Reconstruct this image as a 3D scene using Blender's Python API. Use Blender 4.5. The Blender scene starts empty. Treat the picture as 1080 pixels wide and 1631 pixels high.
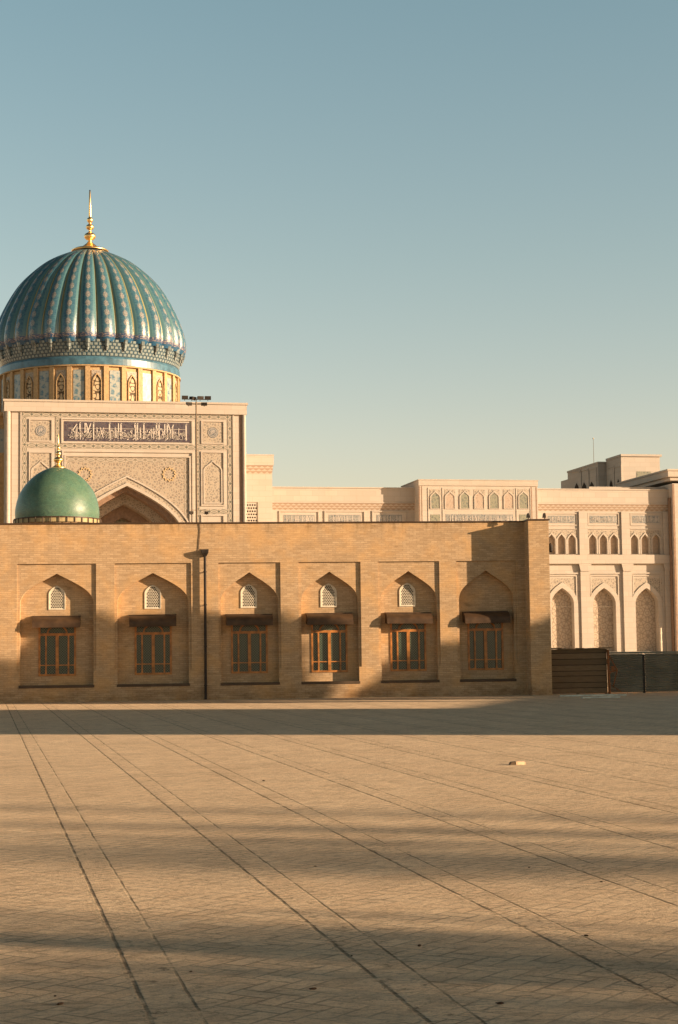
import bpy, bmesh, math, random
from mathutils import Vector, Matrix
from mathutils.geometry import tessellate_polygon
random.seed(7)
sc = bpy.context.scene
C = sc.collection
PI = math.pi
R = math.radians

# ------------------------------------------------------------------ camera
FPX, PW, PH = 2750.0, 1080.0, 1631.0
EYE = 1.7
ROLL = 0.0126
_dx, _dy = -566.0, -228.5
dxu, dyu = _dx + _dy*ROLL, -_dx*ROLL + _dy
PITCH = math.atan(-dyu/FPX)
YAW = math.atan(-dxu/(FPX*math.cos(PITCH) - dyu*math.sin(PITCH)))
cam_rot = Matrix.Rotation(-YAW, 3, 'Z') @ Matrix.Rotation(PI/2 + PITCH, 3, 'X') @ Matrix.Rotation(-ROLL, 3, 'Z')
cd = bpy.data.cameras.new('camera')
cam = bpy.data.objects.new('camera', cd)
C.objects.link(cam)
cam.matrix_world = Matrix.Translation((0, 0, EYE)) @ cam_rot.to_4x4()
cd.sensor_fit = 'VERTICAL'; cd.sensor_height = 36.0; cd.sensor_width = 24.0
cd.lens = FPX/PH*36.0
cd.clip_start = 0.1; cd.clip_end = 5000
sc.camera = cam

# ------------------------------------------------------------------ light
SUN_EL = R(11.2)
WALL_ROT = R(-5.5)                      # the brick building against the paving grid
SUN_AZ = WALL_ROT - R(22)               # direction towards the sun, from +X
sdir = Vector((math.cos(SUN_AZ)*math.cos(SUN_EL), math.sin(SUN_AZ)*math.cos(SUN_EL), math.sin(SUN_EL)))
sl = bpy.data.lights.new('sun', 'SUN'); sl.energy = 3.9; sl.angle = R(0.5); sl.color = (1.0, 0.715, 0.455)
so = bpy.data.objects.new('sun', sl); C.objects.link(so)
so.rotation_euler = sdir.to_track_quat('Z', 'Y').to_euler()
so.location = (60, -40, 40)
w = bpy.data.worlds.new('World'); sc.world = w; w.use_nodes = True
nt = w.node_tree
bg = nt.nodes['Background']
sky = nt.nodes.new('ShaderNodeTexSky'); sky.sky_type = 'NISHITA'; sky.sun_disc = False
sky.sun_elevation = SUN_EL; sky.sun_rotation = math.atan2(sdir.x, sdir.y)
sky.altitude = 400; sky.air_density = 1.0; sky.dust_density = 1.0; sky.ozone_density = 1.0
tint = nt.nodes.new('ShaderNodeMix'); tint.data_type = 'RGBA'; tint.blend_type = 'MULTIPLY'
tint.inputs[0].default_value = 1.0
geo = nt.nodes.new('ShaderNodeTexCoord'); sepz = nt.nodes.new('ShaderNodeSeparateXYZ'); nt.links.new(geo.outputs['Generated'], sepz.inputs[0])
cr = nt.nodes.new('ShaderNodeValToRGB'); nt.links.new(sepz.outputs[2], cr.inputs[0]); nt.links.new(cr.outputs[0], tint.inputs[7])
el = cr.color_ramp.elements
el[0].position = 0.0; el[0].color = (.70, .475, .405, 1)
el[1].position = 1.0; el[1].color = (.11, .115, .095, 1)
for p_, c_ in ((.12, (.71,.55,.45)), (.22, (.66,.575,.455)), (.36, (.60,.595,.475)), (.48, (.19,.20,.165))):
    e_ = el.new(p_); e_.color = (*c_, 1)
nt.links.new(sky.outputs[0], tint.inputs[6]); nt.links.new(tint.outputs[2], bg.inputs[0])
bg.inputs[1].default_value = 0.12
sc.view_settings.view_transform = 'Standard'; sc.view_settings.look = 'None'
sc.view_settings.exposure = 1.5; sc.view_settings.gamma = 1.0
sc.cycles.max_bounces = 6

# ------------------------------------------------------------------ frames
class Frame:
    def __init__(s, o, a):
        s.o = Vector((o[0], o[1], 0)); s.a = a
        s.u = Vector((math.cos(a), math.sin(a), 0)); s.v = Vector((-math.sin(a), math.cos(a), 0))
    def uz(s, px, py, v=0.0):
        d = cam_rot @ Vector((px-PW/2, -(py-PH/2), -FPX))
        c = Vector((0, 0, EYE))
        t = (v - (c - s.o).dot(s.v))/d.dot(s.v)
        p = c + d*t
        return (p - s.o).dot(s.u), p.z
def ground(px, py):
    d = cam_rot @ Vector((px-PW/2, -(py-PH/2), -FPX)); t = -EYE/d.z
    return Vector((d.x*t, d.y*t, 0))
g0 = ground(0, 1120)
FB = Frame((g0.x, g0.y), WALL_ROT)      # brick building, u = 0 at the picture's left edge
BK = Frame((0, 0), 0)                   # the large complex shares the paving grid

# ------------------------------------------------------------------ mesh builder
class MB:
    def __init__(s): s.V = []; s.F = []; s.UV = []
    def face(s, pts, uv=None):
        i = len(s.V); s.V += [tuple(p) for p in pts]; s.F.append(tuple(range(i, i+len(pts))))
        s.UV.append(uv if uv else [(p[0]+p[1], p[2]) for p in pts])
    def box(s, x0, x1, y0, y1, z0, z1):
        a = [(x0,y0,z0),(x1,y0,z0),(x1,y1,z0),(x0,y1,z0),(x0,y0,z1),(x1,y0,z1),(x1,y1,z1),(x0,y1,z1)]
        for f in ((0,1,5,4),(1,2,6,5),(2,3,7,6),(3,0,4,7),(4,5,6,7),(3,2,1,0)): s.face([a[k] for k in f])
    def tess(s, outer, holes, v):       # outline in (u,z) with holes, at depth v
        loops = [[Vector((p[0], p[1], 0)) for p in outer]] + [[Vector((p[0], p[1], 0)) for p in h] for h in holes]
        flat = [p for l in loops for p in l]
        for t in tessellate_polygon(loops):
            a, b, c = (flat[k] for k in t)
            if (b-a).cross(c-a).z < 0: b, c = c, b
            s.face([(a.x, v, a.y), (b.x, v, b.y), (c.x, v, c.y)])
    def wallstrip(s, pts, v0, v1, closed=False):
        n = len(pts)
        for k in range(n if closed else n-1):
            a, b = pts[k], pts[(k+1) % n]
            s.face([(a[0],v0,a[1]),(b[0],v0,b[1]),(b[0],v1,b[1]),(a[0],v1,a[1])])
    def prism(s, pts, v0, v1, holes=()):
        s.tess(pts, holes, v0); s.tess(pts, holes, v1)
        s.wallstrip(pts, v0, v1, True)
        for h in holes: s.wallstrip(h, v0, v1, True)
    def quad_uv(s, u0, z0, u1, z1, v, sc_=1.0):
        s.face([(u0,v,z0),(u1,v,z0),(u1,v,z1),(u0,v,z1)], [(0,0),((u1-u0)*sc_,0),((u1-u0)*sc_,(z1-z0)*sc_),(0,(z1-z0)*sc_)])
    def hband(s, u0, u1, z0, z1, v):
        L = round((u1-u0)/(z1-z0)); s.face([(u0,v,z0),(u1,v,z0),(u1,v,z1),(u0,v,z1)], [(0,0),(L,0),(L,1),(0,1)])
    def vband(s, u0, u1, z0, z1, v):
        L = round((z1-z0)/(u1-u0)); s.face([(u0,v,z0),(u1,v,z0),(u1,v,z1),(u0,v,z1)], [(0,0),(0,1),(L,1),(L,0)])
    def lathe(s, prof, seg, c=(0,0,0), a0=0, a1=2*PI):
        for k in range(seg):
            t0 = a0+(a1-a0)*k/seg; t1 = a0+(a1-a0)*(k+1)/seg
            for i in range(len(prof)-1):
                (r0,z0),(r1,z1) = prof[i], prof[i+1]
                P = [(r0,t0,z0),(r0,t1,z0),(r1,t1,z1),(r1,t0,z1)]
                pts = [(c[0]+r*math.cos(t), c[1]+r*math.sin(t), c[2]+z) for r,t,z in P]
                uv = [(k/seg,i),((k+1)/seg,i),((k+1)/seg,i+1),(k/seg,i+1)]
                if r1 < 1e-6: pts = pts[:3]; uv = uv[:3]
                if r0 < 1e-6: pts = [pts[0],pts[2],pts[3]]; uv = [uv[0],uv[2],uv[3]]
                s.face(pts, uv)
    def tube(s, p0, p1, r0, r1=None, seg=10, cap=True):
        r1 = r0 if r1 is None else r1
        p0, p1 = Vector(p0), Vector(p1); d = (p1-p0).normalized()
        a = d.orthogonal().normalized(); b = d.cross(a)
        c0 = [p0+(a*math.cos(2*PI*k/seg)+b*math.sin(2*PI*k/seg))*r0 for k in range(seg)]
        c1 = [p1+(a*math.cos(2*PI*k/seg)+b*math.sin(2*PI*k/seg))*r1 for k in range(seg)]
        for k in range(seg):
            j = (k+1) % seg; s.face([c0[k], c0[j], c1[j], c1[k]])
        if cap: s.face(c0[::-1]); s.face(c1)
    def build(s, name, mat, parent=None, loc=None, smooth=False, merge=False):
        me = bpy.data.meshes.new(name)
        me.from_pydata([tuple(v) for v in s.V], [], s.F)
        uvl = me.uv_layers.new(name='UVMap')
        i = 0
        for f in s.UV:
            for q in f: uvl.data[i].uv = q; i += 1
        me.materials.append(mat)
        if merge:
            bm = bmesh.new(); bm.from_mesh(me); bmesh.ops.remove_doubles(bm, verts=bm.verts, dist=1e-4)
            bmesh.ops.recalc_face_normals(bm, faces=bm.faces); bm.to_mesh(me); bm.free()
        if smooth:
            for p in me.polygons: p.use_smooth = True
        o = bpy.data.objects.new(name, me); C.objects.link(o)
        if parent: o.parent = parent
        if loc: o.location = loc
        return o
def thing(name, label, cat, loc=(0,0,0), rz=0, group=None):
    o = bpy.data.objects.new(name, None); C.objects.link(o); o.location = loc; o.rotation_euler = (0,0,rz)
    o['label'] = label; o['category'] = cat
    if group: o['group'] = group
    return o
def tag(o, label, cat, group=None):
    o['label'] = label; o['category'] = cat
    if group: o['group'] = group
    return o
def copy_tree(o, parent=None):
    c = o.copy(); C.objects.link(c); c.parent = parent if parent else o.parent
    for ch in list(o.children): copy_tree(ch, c)
    return c
def bez(p0, p1, p2, p3, n):
    out = []
    for k in range(n+1):
        t = k/n; m = 1-t
        out.append(tuple(m**3*a+3*m*m*t*b+3*m*t*t*c+t**3*d for a,b,c,d in zip(p0,p1,p2,p3)))
    return out
def arch_curve(uc, w, zs, za, n=12, sl=.25):   # right springing -> apex -> left springing
    h = za-zs
    r = bez((w, zs), (w, zs+.45*h), (.5*w, za-min(sl*w, .6*h)), (0, za), n)
    return [(uc+a, b) for a, b in r] + [(uc-a, b) for a, b in r[::-1][1:]]
def arch_poly(uc, w, z0, zs, za, n=12, sl=.25):
    return [(uc-w, z0), (uc+w, z0)] + arch_curve(uc, w, zs, za, n, sl)

# ------------------------------------------------------------------ materials
class NT:
    def __init__(s, name, rough=.85, spec=.3):
        s.m = bpy.data.materials.new(name); s.m.use_nodes = True; s.t = s.m.node_tree
        s.b = s.t.nodes['Principled BSDF']; s.b.inputs['Roughness'].default_value = rough
        s.b.inputs['Specular IOR Level'].default_value = spec
    def n(s, typ, **k):
        nd = s.t.nodes.new(typ)
        for a, b in k.items(): setattr(nd, a, b)
        return nd
    def l(s, a, b): s.t.links.new(a, b)
    def put(s, sock, v):
        if isinstance(v, (int, float)): sock.default_value = v
        elif isinstance(v, tuple): sock.default_value = v if len(v) != 3 or sock.type == 'VECTOR' else (*v, 1)
        else: s.l(v, sock)
    def math(s, op, a, b=0.0, c=0.0):
        nd = s.n('ShaderNodeMath', operation=op); s.put(nd.inputs[0], a); s.put(nd.inputs[1], b)
        if op in ('MULTIPLY_ADD', 'COMPARE', 'SMOOTH_MIN'): s.put(nd.inputs[2], c)
        return nd.outputs[0]
    def mix(s, f, a, b, mode='MIX'):
        nd = s.n('ShaderNodeMix', data_type='RGBA', blend_type=mode)
        s.put(nd.inputs[0], f); s.put(nd.inputs[6], a); s.put(nd.inputs[7], b); return nd.outputs[2]
    def ramp(s, f, lo, hi, a=0.0, b=1.0):
        nd = s.n('ShaderNodeMapRange', interpolation_type='SMOOTHSTEP'); s.put(nd.inputs[0], f)
        nd.inputs[1].default_value = lo; nd.inputs[2].default_value = hi
        nd.inputs[3].default_value = a; nd.inputs[4].default_value = b; return nd.outputs[0]
    def obj(s): return s.n('ShaderNodeTexCoord').outputs['Object']
    def uv(s): return s.n('ShaderNodeTexCoord').outputs['UV']
    def xyz(s, v):
        nd = s.n('ShaderNodeSeparateXYZ'); s.l(v, nd.inputs[0]); return nd.outputs
    def comb(s, x, y, z=0.0):
        nd = s.n('ShaderNodeCombineXYZ'); s.put(nd.inputs[0], x); s.put(nd.inputs[1], y); s.put(nd.inputs[2], z); return nd.outputs[0]
    def scale(s, v, k):
        nd = s.n('ShaderNodeVectorMath', operation='MULTIPLY'); s.l(v, nd.inputs[0]); nd.inputs[1].default_value = k if isinstance(k, tuple) else (k,k,k)
        return nd.outputs[0]
    def noise(s, v, sc_=1.0, det=4, rough=.55, k=None):
        if k: v = s.scale(v, k)
        nd = s.n('ShaderNodeTexNoise'); s.l(v, nd.inputs['Vector']); nd.inputs['Scale'].default_value = sc_
        nd.inputs['Detail'].default_value = det; nd.inputs['Roughness'].default_value = rough; return nd.outputs[0]
    def vor(s, v, sc_, feat='F1', out='Distance'):
        nd = s.n('ShaderNodeTexVoronoi', feature=feat); s.l(v, nd.inputs['Vector']); nd.inputs['Scale'].default_value = sc_
        return nd.outputs[out]
    def bump(s, h, st, dist=.02):
        nd = s.n('ShaderNodeBump'); s.l(h, nd.inputs['Height']); nd.inputs['Strength'].default_value = st
        nd.inputs['Distance'].default_value = dist; s.l(nd.outputs[0], s.b.inputs['Normal'])
    def col(s, c): s.put(s.b.inputs['Base Color'], c); return s.m

def m_plain(name, c, rough=.7, metal=0.0, var=.15, sc_=3.0, spec=.3, bump=0):
    t = NT(name, rough, spec); t.b.inputs['Metallic'].default_value = metal
    n = t.noise(t.obj(), sc_, 5)
    k = t.ramp(n, .3, .7)
    if bump: t.bump(n, bump)
    return t.col(t.mix(k, tuple(x*(1-var) for x in c), tuple(min(1, x*(1+var)) for x in c)))

def m_brickwall():
    t = NT('sandy_brick', .92, .2)
    o = t.xyz(t.obj()); h = t.math('ADD', o[0], o[1]); v = t.comb(h, o[2])
    br = t.n('ShaderNodeTexBrick'); t.l(v, br.inputs['Vector'])
    br.inputs['Scale'].default_value = 1.0; br.inputs['Brick Width'].default_value = .26; br.inputs['Row Height'].default_value = .075
    br.inputs['Mortar Size'].default_value = .009; br.inputs['Mortar Smooth'].default_value = .3
    br.inputs['Color1'].default_value = (.41,.29,.178,1); br.inputs['Color2'].default_value = (.535,.39,.25,1)
    br.inputs['Mortar'].default_value = (.36,.26,.16,1)
    big = t.noise(t.obj(), .9, 6, .6)
    c = t.mix(t.ramp(big, .42, .68, 0, .55), br.outputs[0], (.62,.38,.17))
    # each repair patch and brick a slightly different tone
    cells = t.noise(t.comb(t.math('MULTIPLY', h, 3.2), t.math('MULTIPLY', o[2], 13)), 1.0, 3, .7)
    c = t.mix(t.ramp(cells, .3, .7, .0, .5), c, t.mix(1.0, c, (.72,.68,.62), 'MULTIPLY'))
    fine = t.noise(t.comb(t.math('MULTIPLY', h, 15), t.math('MULTIPLY', o[2], 26)), 1.0, 5, .9)
    c = t.mix(t.ramp(fine, .5, .70, .0, .85), c, t.mix(1.0, c, (.60,.54,.46), 'MULTIPLY'))
    c = t.mix(t.ramp(fine, .46, .30, .0, .6), c, t.mix(1.0, c, (1.22,1.22,1.2), 'MULTIPLY'))
    # rain streaks and dark stains below the coping, damp at the foot
    st = t.noise(t.comb(t.math('MULTIPLY', h, 5), t.math('MULTIPLY', o[2], .55)), 1.0, 4, .6)
    up = t.ramp(o[2], 5.85, 6.4)
    c = t.mix(t.math('MULTIPLY', t.math('MULTIPLY', t.ramp(st, .5, .68), up), .55), c, (.2,.13,.06))
    st2 = t.noise(t.comb(t.math('MULTIPLY', h, 1.3), t.math('MULTIPLY', o[2], 2.6), 4.0), 1.0, 5, .65)
    c = t.mix(t.ramp(st2, .60, .74, 0, .6), c, (.19,.125,.065))
    c = t.mix(t.math('MULTIPLY', t.ramp(o[2], .75, .0), t.ramp(st2, .35, .6)), c, t.mix(1.0, c, (.66,.62,.58), 'MULTIPLY'))
    hh = t.math('ADD', br.outputs[1], t.math('MULTIPLY', fine, -1.2))
    t.bump(hh, -.7, .012)
    return t.col(c)

def m_paving():
    t = NT('herringbone_paving', .9, .25)
    o = t.xyz(t.obj()); X, Y = o[0], o[1]
    P = 1.235; SW = .275
    fx = t.math('FLOORED_MODULO', t.math('SUBTRACT', X, 0.735), P)
    wob = t.math('MULTIPLY', t.math('SUBTRACT', t.noise(t.comb(0.0, Y), 3.0, 8, .85), .5), .045)
    fx = t.math('ADD', fx, wob)
    strip = t.ramp(fx, SW-.002, SW+.002, 1, 0)
    def herring(a, b, S):
        a = t.math('MULTIPLY', a, S); b = t.math('MULTIPLY', b, S)
        i = t.math('FLOOR', a); j = t.math('FLOOR', b)
        x = t.math('SUBTRACT', a, i); y = t.math('SUBTRACT', b, j)
        q = t.math('FLOORED_MODULO', t.math('SUBTRACT', i, j), 4.0)
        def eq(k): return t.math('COMPARE', q, float(k), .1)
        def mn(*L):
            r = L[0]
            for z in L[1:]: r = t.math('MINIMUM', r, z)
            return r
        x1 = t.math('SUBTRACT', 1.0, x); y1 = t.math('SUBTRACT', 1.0, y)
        d = None
        for k, e in ((0, mn(x, y, y1)), (1, mn(x1, y, y1)), (3, mn(y, x, x1)), (2, mn(y1, x, x1))):
            z = t.math('MULTIPLY', eq(k), e); d = z if d is None else t.math('ADD', d, z)
        # brick id
        bi = t.math('SUBTRACT', i, eq(1)); bj = t.math('SUBTRACT', j, eq(2))
        wn = t.n('ShaderNodeTexWhiteNoise', noise_dimensions='2D'); t.l(t.comb(bi, bj), wn.inputs['Vector'])
        return d, wn.outputs['Value']
    ra = t.math('MULTIPLY', t.math('ADD', X, Y), .7071); rb = t.math('MULTIPLY', t.math('SUBTRACT', X, Y), .7071)
    d1, id1 = herring(ra, rb, 1/.13)
    d2, id2 = herring(rb, ra, 1/.085)
    d = t.math('ADD', t.math('MULTIPLY', d2, strip), t.math('MULTIPLY', d1, t.math('SUBTRACT', 1.0, strip)))
    idv = t.math('ADD', t.math('MULTIPLY', id2, strip), t.math('MULTIPLY', id1, t.math('SUBTRACT', 1.0, strip)))
    big = t.noise(t.obj(), .35, 5, .6); mid = t.noise(t.obj(), 3.2, 7, .7, k=(.8,1.3,1)); fine = t.noise(t.obj(), 16, 5, .75)
    joint_dirt = t.ramp(t.noise(t.obj(), 1.7, 4), .38, .62)
    c = t.mix(idv, (.88,.655,.43), (.97,.75,.51))
    c = t.mix(t.ramp(big, .35, .65, 0, .45), c, (.78,.57,.37))
    c = t.mix(t.ramp(mid, .47, .75, 0, .5), c, (.46,.34,.22))
    c = t.mix(t.ramp(fine, .52, .75, 0, .6), c, (.27,.19,.12))
    c = t.mix(t.ramp(t.noise(t.obj(), 5.5, 6, .8, k=(.5,1.8,1)), .5, .72, 0, .5), c, (.40,.28,.18))
    j = t.math('MULTIPLY', t.ramp(d, .03, .11, 1, 0), t.math('MULTIPLY_ADD', joint_dirt, .45, .15))
    c = t.mix(j, c, (.20,.145,.10))
    # long joints either side of the strips, broken and weed-filled
    def near(x0, w_):
        return t.ramp(t.math('ABSOLUTE', t.math('SUBTRACT', fx, x0)), w_*.3, w_, 1, 0)
    brk = t.noise(t.obj(), 3.0, 5, .7); brk2 = t.noise(t.obj(), 1.3, 5, .7)
    l1 = t.math('MULTIPLY', near(.035, .016), t.ramp(brk, .34, .58, .15, .9)); l2 = t.math('MULTIPLY', near(SW, .0115), t.ramp(brk2, .36, .60, .05, .8))
    wide = t.math('MULTIPLY', near(.035, .04), t.ramp(t.noise(t.obj(), 5, 5, .8), .54, .66)); l1 = t.math('MAXIMUM', l1, t.math('MULTIPLY', wide, .7))
    ln = t.math('MAXIMUM', l1, l2)
    dirt = t.math('MULTIPLY', t.ramp(t.noise(t.obj(), 9, 5, .75), .55, .66), t.ramp(t.math('ABSOLUTE', t.math('SUBTRACT', fx, .15)), .1, .33, 1, 0))
    c = t.mix(t.math('MULTIPLY', dirt, .7), c, (.19,.13,.075))
    dash = t.ramp(t.noise(t.obj(), 17, 5, .85, k=(.3,1.5,1)), .52, .66, 0, .75); c = t.mix(dash, c, (.26,.18,.115))
    soil = t.ramp(t.noise(t.obj(), .8, 7, .75), .50, .66, 0, .28); c = t.mix(soil, c, (.36,.25,.155))
    grit = t.ramp(t.noise(t.obj(), 38, 4, .8), .54, .67, 0, .6); c = t.mix(grit, c, (.22,.155,.10))
    scr = t.ramp(t.noise(t.obj(), 6, 7, .85, k=(.3,2.5,1)), .52, .66, 0, .7); c = t.mix(scr, c, (.30,.21,.135))
    c = t.mix(t.math('MULTIPLY', ln, .85), c, (.07,.052,.03))
    fin2 = t.noise(t.obj(), 24, 5, .85, k=(.5,1.3,1))
    h = t.math('ADD', t.math('MULTIPLY', t.ramp(d, .0, .12), .22), t.math('MULTIPLY', mid, .8))
    h = t.math('ADD', h, t.math('MULTIPLY', fin2, 1.2))
    h = t.math('ADD', h, t.math('MULTIPLY', fine, .9)); h = t.math('ADD', h, t.math('MULTIPLY', idv, .3))
    h = t.math('SUBTRACT', h, t.math('MULTIPLY', ln, 1.2))
    t.bump(h, .9, .04)
    return t.col(c)

def m_stone():                                  # pale limestone cladding in large courses
    t = NT('cream_stone', .8, .3)
    o = t.xyz(t.obj()); v = t.comb(t.math('ADD', o[0], o[1]), o[2])
    br = t.n('ShaderNodeTexBrick'); t.l(v, br.inputs['Vector']); br.inputs['Scale'].default_value = 1.0
    br.inputs['Brick Width'].default_value = 1.8; br.inputs['Row Height'].default_value = .75; br.inputs['Mortar Size'].default_value = .02
    br.inputs['Color1'].default_value = (.405,.372,.33,1); br.inputs['Color2'].default_value = (.45,.412,.365,1); br.inputs['Mortar'].default_value = (.37,.31,.25,1)
    c = t.mix(t.ramp(t.noise(t.obj(), .25, 5), .35, .7, 0, .3), br.outputs[0], (.41,.345,.285))
    c = t.mix(t.ramp(t.noise(t.comb(t.math('MULTIPLY', o[0], 1.5), t.math('MULTIPLY', o[2], .2)), 1, 4), .55, .8, 0, .25), c, (.38,.30,.22))
    return t.col(c)

def m_orn(name, base, ca, cb, s1=1.6, s2=3.4, amt=.8, cc=None, rough=.6):
    t = NT(name, rough, .4); v = t.uv()
    # mirrored tiling so the tracery is symmetric
    e = t.vor(v, s1, 'DISTANCE_TO_EDGE'); f = t.vor(v, s2, 'F1')
    ln = t.ramp(e, .08, .2, 1, 0); dots = t.ramp(f, .18, .32, 1, 0)
    c = t.mix(t.math('MULTIPLY', t.ramp(t.noise(v, s2*1.5, 3), .45, .55), .6*amt), base, cb)
    c = t.mix(t.math('MULTIPLY', dots, amt), c, ca)
    c = t.mix(t.math('MULTIPLY', ln, amt*.85), c, cc if cc else base)
    t.bump(ln, .25, .02)
    return t.col(c)
def m_girih(name, base, dark, S=2.0, amt=.8):   # lattice of stars: sums of rotated waves
    t = NT(name, .7, .3); o = t.xyz(t.uv()); tot = None
    for k in range(4):
        a = k*PI/4
        p = t.math('ADD', t.math('MULTIPLY', o[0], math.cos(a)*S*2*PI), t.math('MULTIPLY', o[1], math.sin(a)*S*2*PI))
        z = t.math('COSINE', p); tot = z if tot is None else t.math('ADD', tot, z)
    k = t.ramp(t.math('ABSOLUTE', tot), .5, 1.1)
    t.bump(k, .5, .04)
    return t.col(t.mix(t.math('MULTIPLY', t.math('SUBTRACT', 1.0, k), amt), base, dark))
def m_chain(name, base, ca, cb):
    t = NT(name, .7, .3); o = t.xyz(t.uv())
    s = t.math('ABSOLUTE', t.math('SINE', t.math('MULTIPLY', o[0], PI*.5)))
    y = t.math('ABSOLUTE', t.math('MULTIPLY', t.math('SUBTRACT', o[1], .5), 2.0))
    ring = t.ramp(t.math('ABSOLUTE', t.math('SUBTRACT', y, t.math('MULTIPLY', s, .72))), .08, .2, 1, 0)
    edge = t.ramp(y, .80, .9)
    node = t.ramp(t.math('ADD', s, t.math('MULTIPLY', y, .45)), .3, .5, 1, 0)
    c = t.mix(t.math('MULTIPLY', ring, 1.0), base, ca)
    c = t.mix(t.math('MULTIPLY', node, .85), c, cb)
    f = t.ramp(t.math('ADD', t.math('ABSOLUTE', t.math('SUBTRACT', s, 1.0)), y), .25, .45, 1, 0)
    c = t.mix(t.math('MULTIPLY', f, .6), c, ca)
    c = t.mix(t.math('MULTIPLY', edge, .45), c, ca)
    return t.col(c)
def m_zig(name, base, dark):                     # honeycomb frieze
    t = NT(name, .8, .3); o = t.xyz(t.uv())
    x = t.math('FLOORED_MODULO', t.math('ADD', t.math('MULTIPLY', o[0], 1.3), t.math('MULTIPLY', t.math('FLOOR', t.math('MULTIPLY', o[1], 3.0)), .5)), 1.0)
    y = t.math('FLOORED_MODULO', t.math('MULTIPLY', o[1], 3.0), 1.0)
    d = t.math('ABSOLUTE', t.math('SUBTRACT', x, .5))
    k = t.ramp(t.math('SUBTRACT', t.math('MULTIPLY', y, .8), d), .0, .2)
    t.bump(k, -.6, .1)
    return t.col(t.mix(t.math('MULTIPLY', k, .75), base, dark))

def m_dome():
    t = NT('glazed_turquoise_tile', .24, .6); t.b.inputs['Coat Weight'].default_value = .12; t.b.inputs['Coat Roughness'].default_value = .15
    o = t.xyz(t.uv()); u, v = o[0], o[1]        # u: rib count, v: 0 base .. 1 top
    fu = t.math('FLOORED_MODULO', u, 1.0)
    du = t.math('ABSOLUTE', t.math('SUBTRACT', fu, .5))      # 0 rib centre, .5 groove
    teal = t.mix(t.ramp(v, .0, .8), (.030,.090,.150), (.036,.108,.152))
    teal = t.mix(t.ramp(t.noise(t.comb(t.math('MULTIPLY', u, 6), t.math('MULTIPLY', v, 80)), 1, 3), .35, .65), teal, (.06,.145,.185))
    c = t.mix(t.ramp(du, .27, .33, 0, .75), teal, (.085,.185,.20))
    c = t.mix(t.ramp(du, .445, .462), c, (.36,.30,.11))
    c = t.mix(t.ramp(du, .475, .49), c, (.012,.07,.10))
    y = t.math('FLOORED_MODULO', t.math('MULTIPLY', t.math('POWER', v, .85), 14.0), 1.0)
    yy = t.math('DIVIDE', t.math('SUBTRACT', y, .5), .36); xx = t.math('DIVIDE', du, .145)
    q = t.math('ADD', t.math('MULTIPLY', xx, xx), t.math('MULTIPLY', yy, yy))
    ro = t.ramp(q, .75, 1.05, 1, 0)
    mot = t.noise(t.comb(t.math('MULTIPLY', u, 14), t.math('MULTIPLY', v, 190)), 1, 3)
    roc = t.mix(t.ramp(mot, .42, .55), (.16,.07,.06), (.28,.29,.27))
    c = t.mix(t.math('MULTIPLY', ro, t.ramp(mot, .36, .5, .1, .85)), c, roc)
    stem = t.math('MULTIPLY', t.ramp(du, .02, .05, 1, 0), .3); c = t.mix(stem, c, (.30,.32,.30))
    lo = t.ramp(v, .055, .06, 1, 0)
    pat = t.ramp(t.noise(t.comb(t.math('MULTIPLY', u, 9), t.math('MULTIPLY', v, 160)), 1, 2), .5, .56)
    bc = t.mix(pat, (.02,.06,.15), (.26,.22,.20))
    lower = t.ramp(v, .028, .03, 1, 0); bc = t.mix(lower, bc, (.015,.085,.17))
    c = t.mix(lo, c, bc)
    h = t.noise(t.comb(t.math('MULTIPLY', u, 8), t.math('MULTIPLY', v, 100)), 1, 3)
    t.bump(t.noise(t.comb(t.math('MULTIPLY', u, 26), t.math('MULTIPLY', v, 320)), 1, 3), .35, .10)
    return t.col(c)
def m_muq():
    t = NT('corbel_tile', .25, .6)
    o = t.xyz(t.uv()); x = t.math('MULTIPLY', o[0], 4.0); y = t.math('MULTIPLY', o[1], 1.0)
    row = t.math('FLOOR', y); fx = t.math('FLOORED_MODULO', t.math('ADD', x, t.math('MULTIPLY', row, .5)), 1.0); fy = t.math('FLOORED_MODULO', y, 1.0)
    d = t.math('ABSOLUTE', t.math('SUBTRACT', fx, .5))
    k = t.math('MULTIPLY', t.ramp(d, .27, .36, 1, 0), t.ramp(fy, .22, .34))
    c = t.mix(k, (.045,.085,.115), (.22,.27,.27))
    t.bump(k, .6, .15)
    return t.col(c)
def m_greendome():
    t = NT('green_glazed_brick', .38, .5)
    o = t.xyz(t.obj())
    a = t.math('ARCTAN2', o[1], o[0])
    br = t.n('ShaderNodeTexBrick'); t.l(t.comb(t.math('MULTIPLY', a, 2.0), o[2]), br.inputs['Vector']); br.inputs['Scale'].default_value = 1.0
    br.inputs['Brick Width'].default_value = .12; br.inputs['Row Height'].default_value = .05; br.inputs['Mortar Size'].default_value = .005
    br.inputs['Color1'].default_value = (.066,.145,.100,1); br.inputs['Color2'].default_value = (.092,.20,.140,1); br.inputs['Mortar'].default_value = (.07,.10,.065,1)
    c = t.mix(t.ramp(t.noise(t.obj(), 3, 5, .7), .4, .7, 0, .5), br.outputs[0], (.13,.20,.12))
    t.bump(t.math('ADD', t.noise(t.obj(), 14, 4, .7), br.outputs[1]), .5, -.015)
    return t.col(c)
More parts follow.
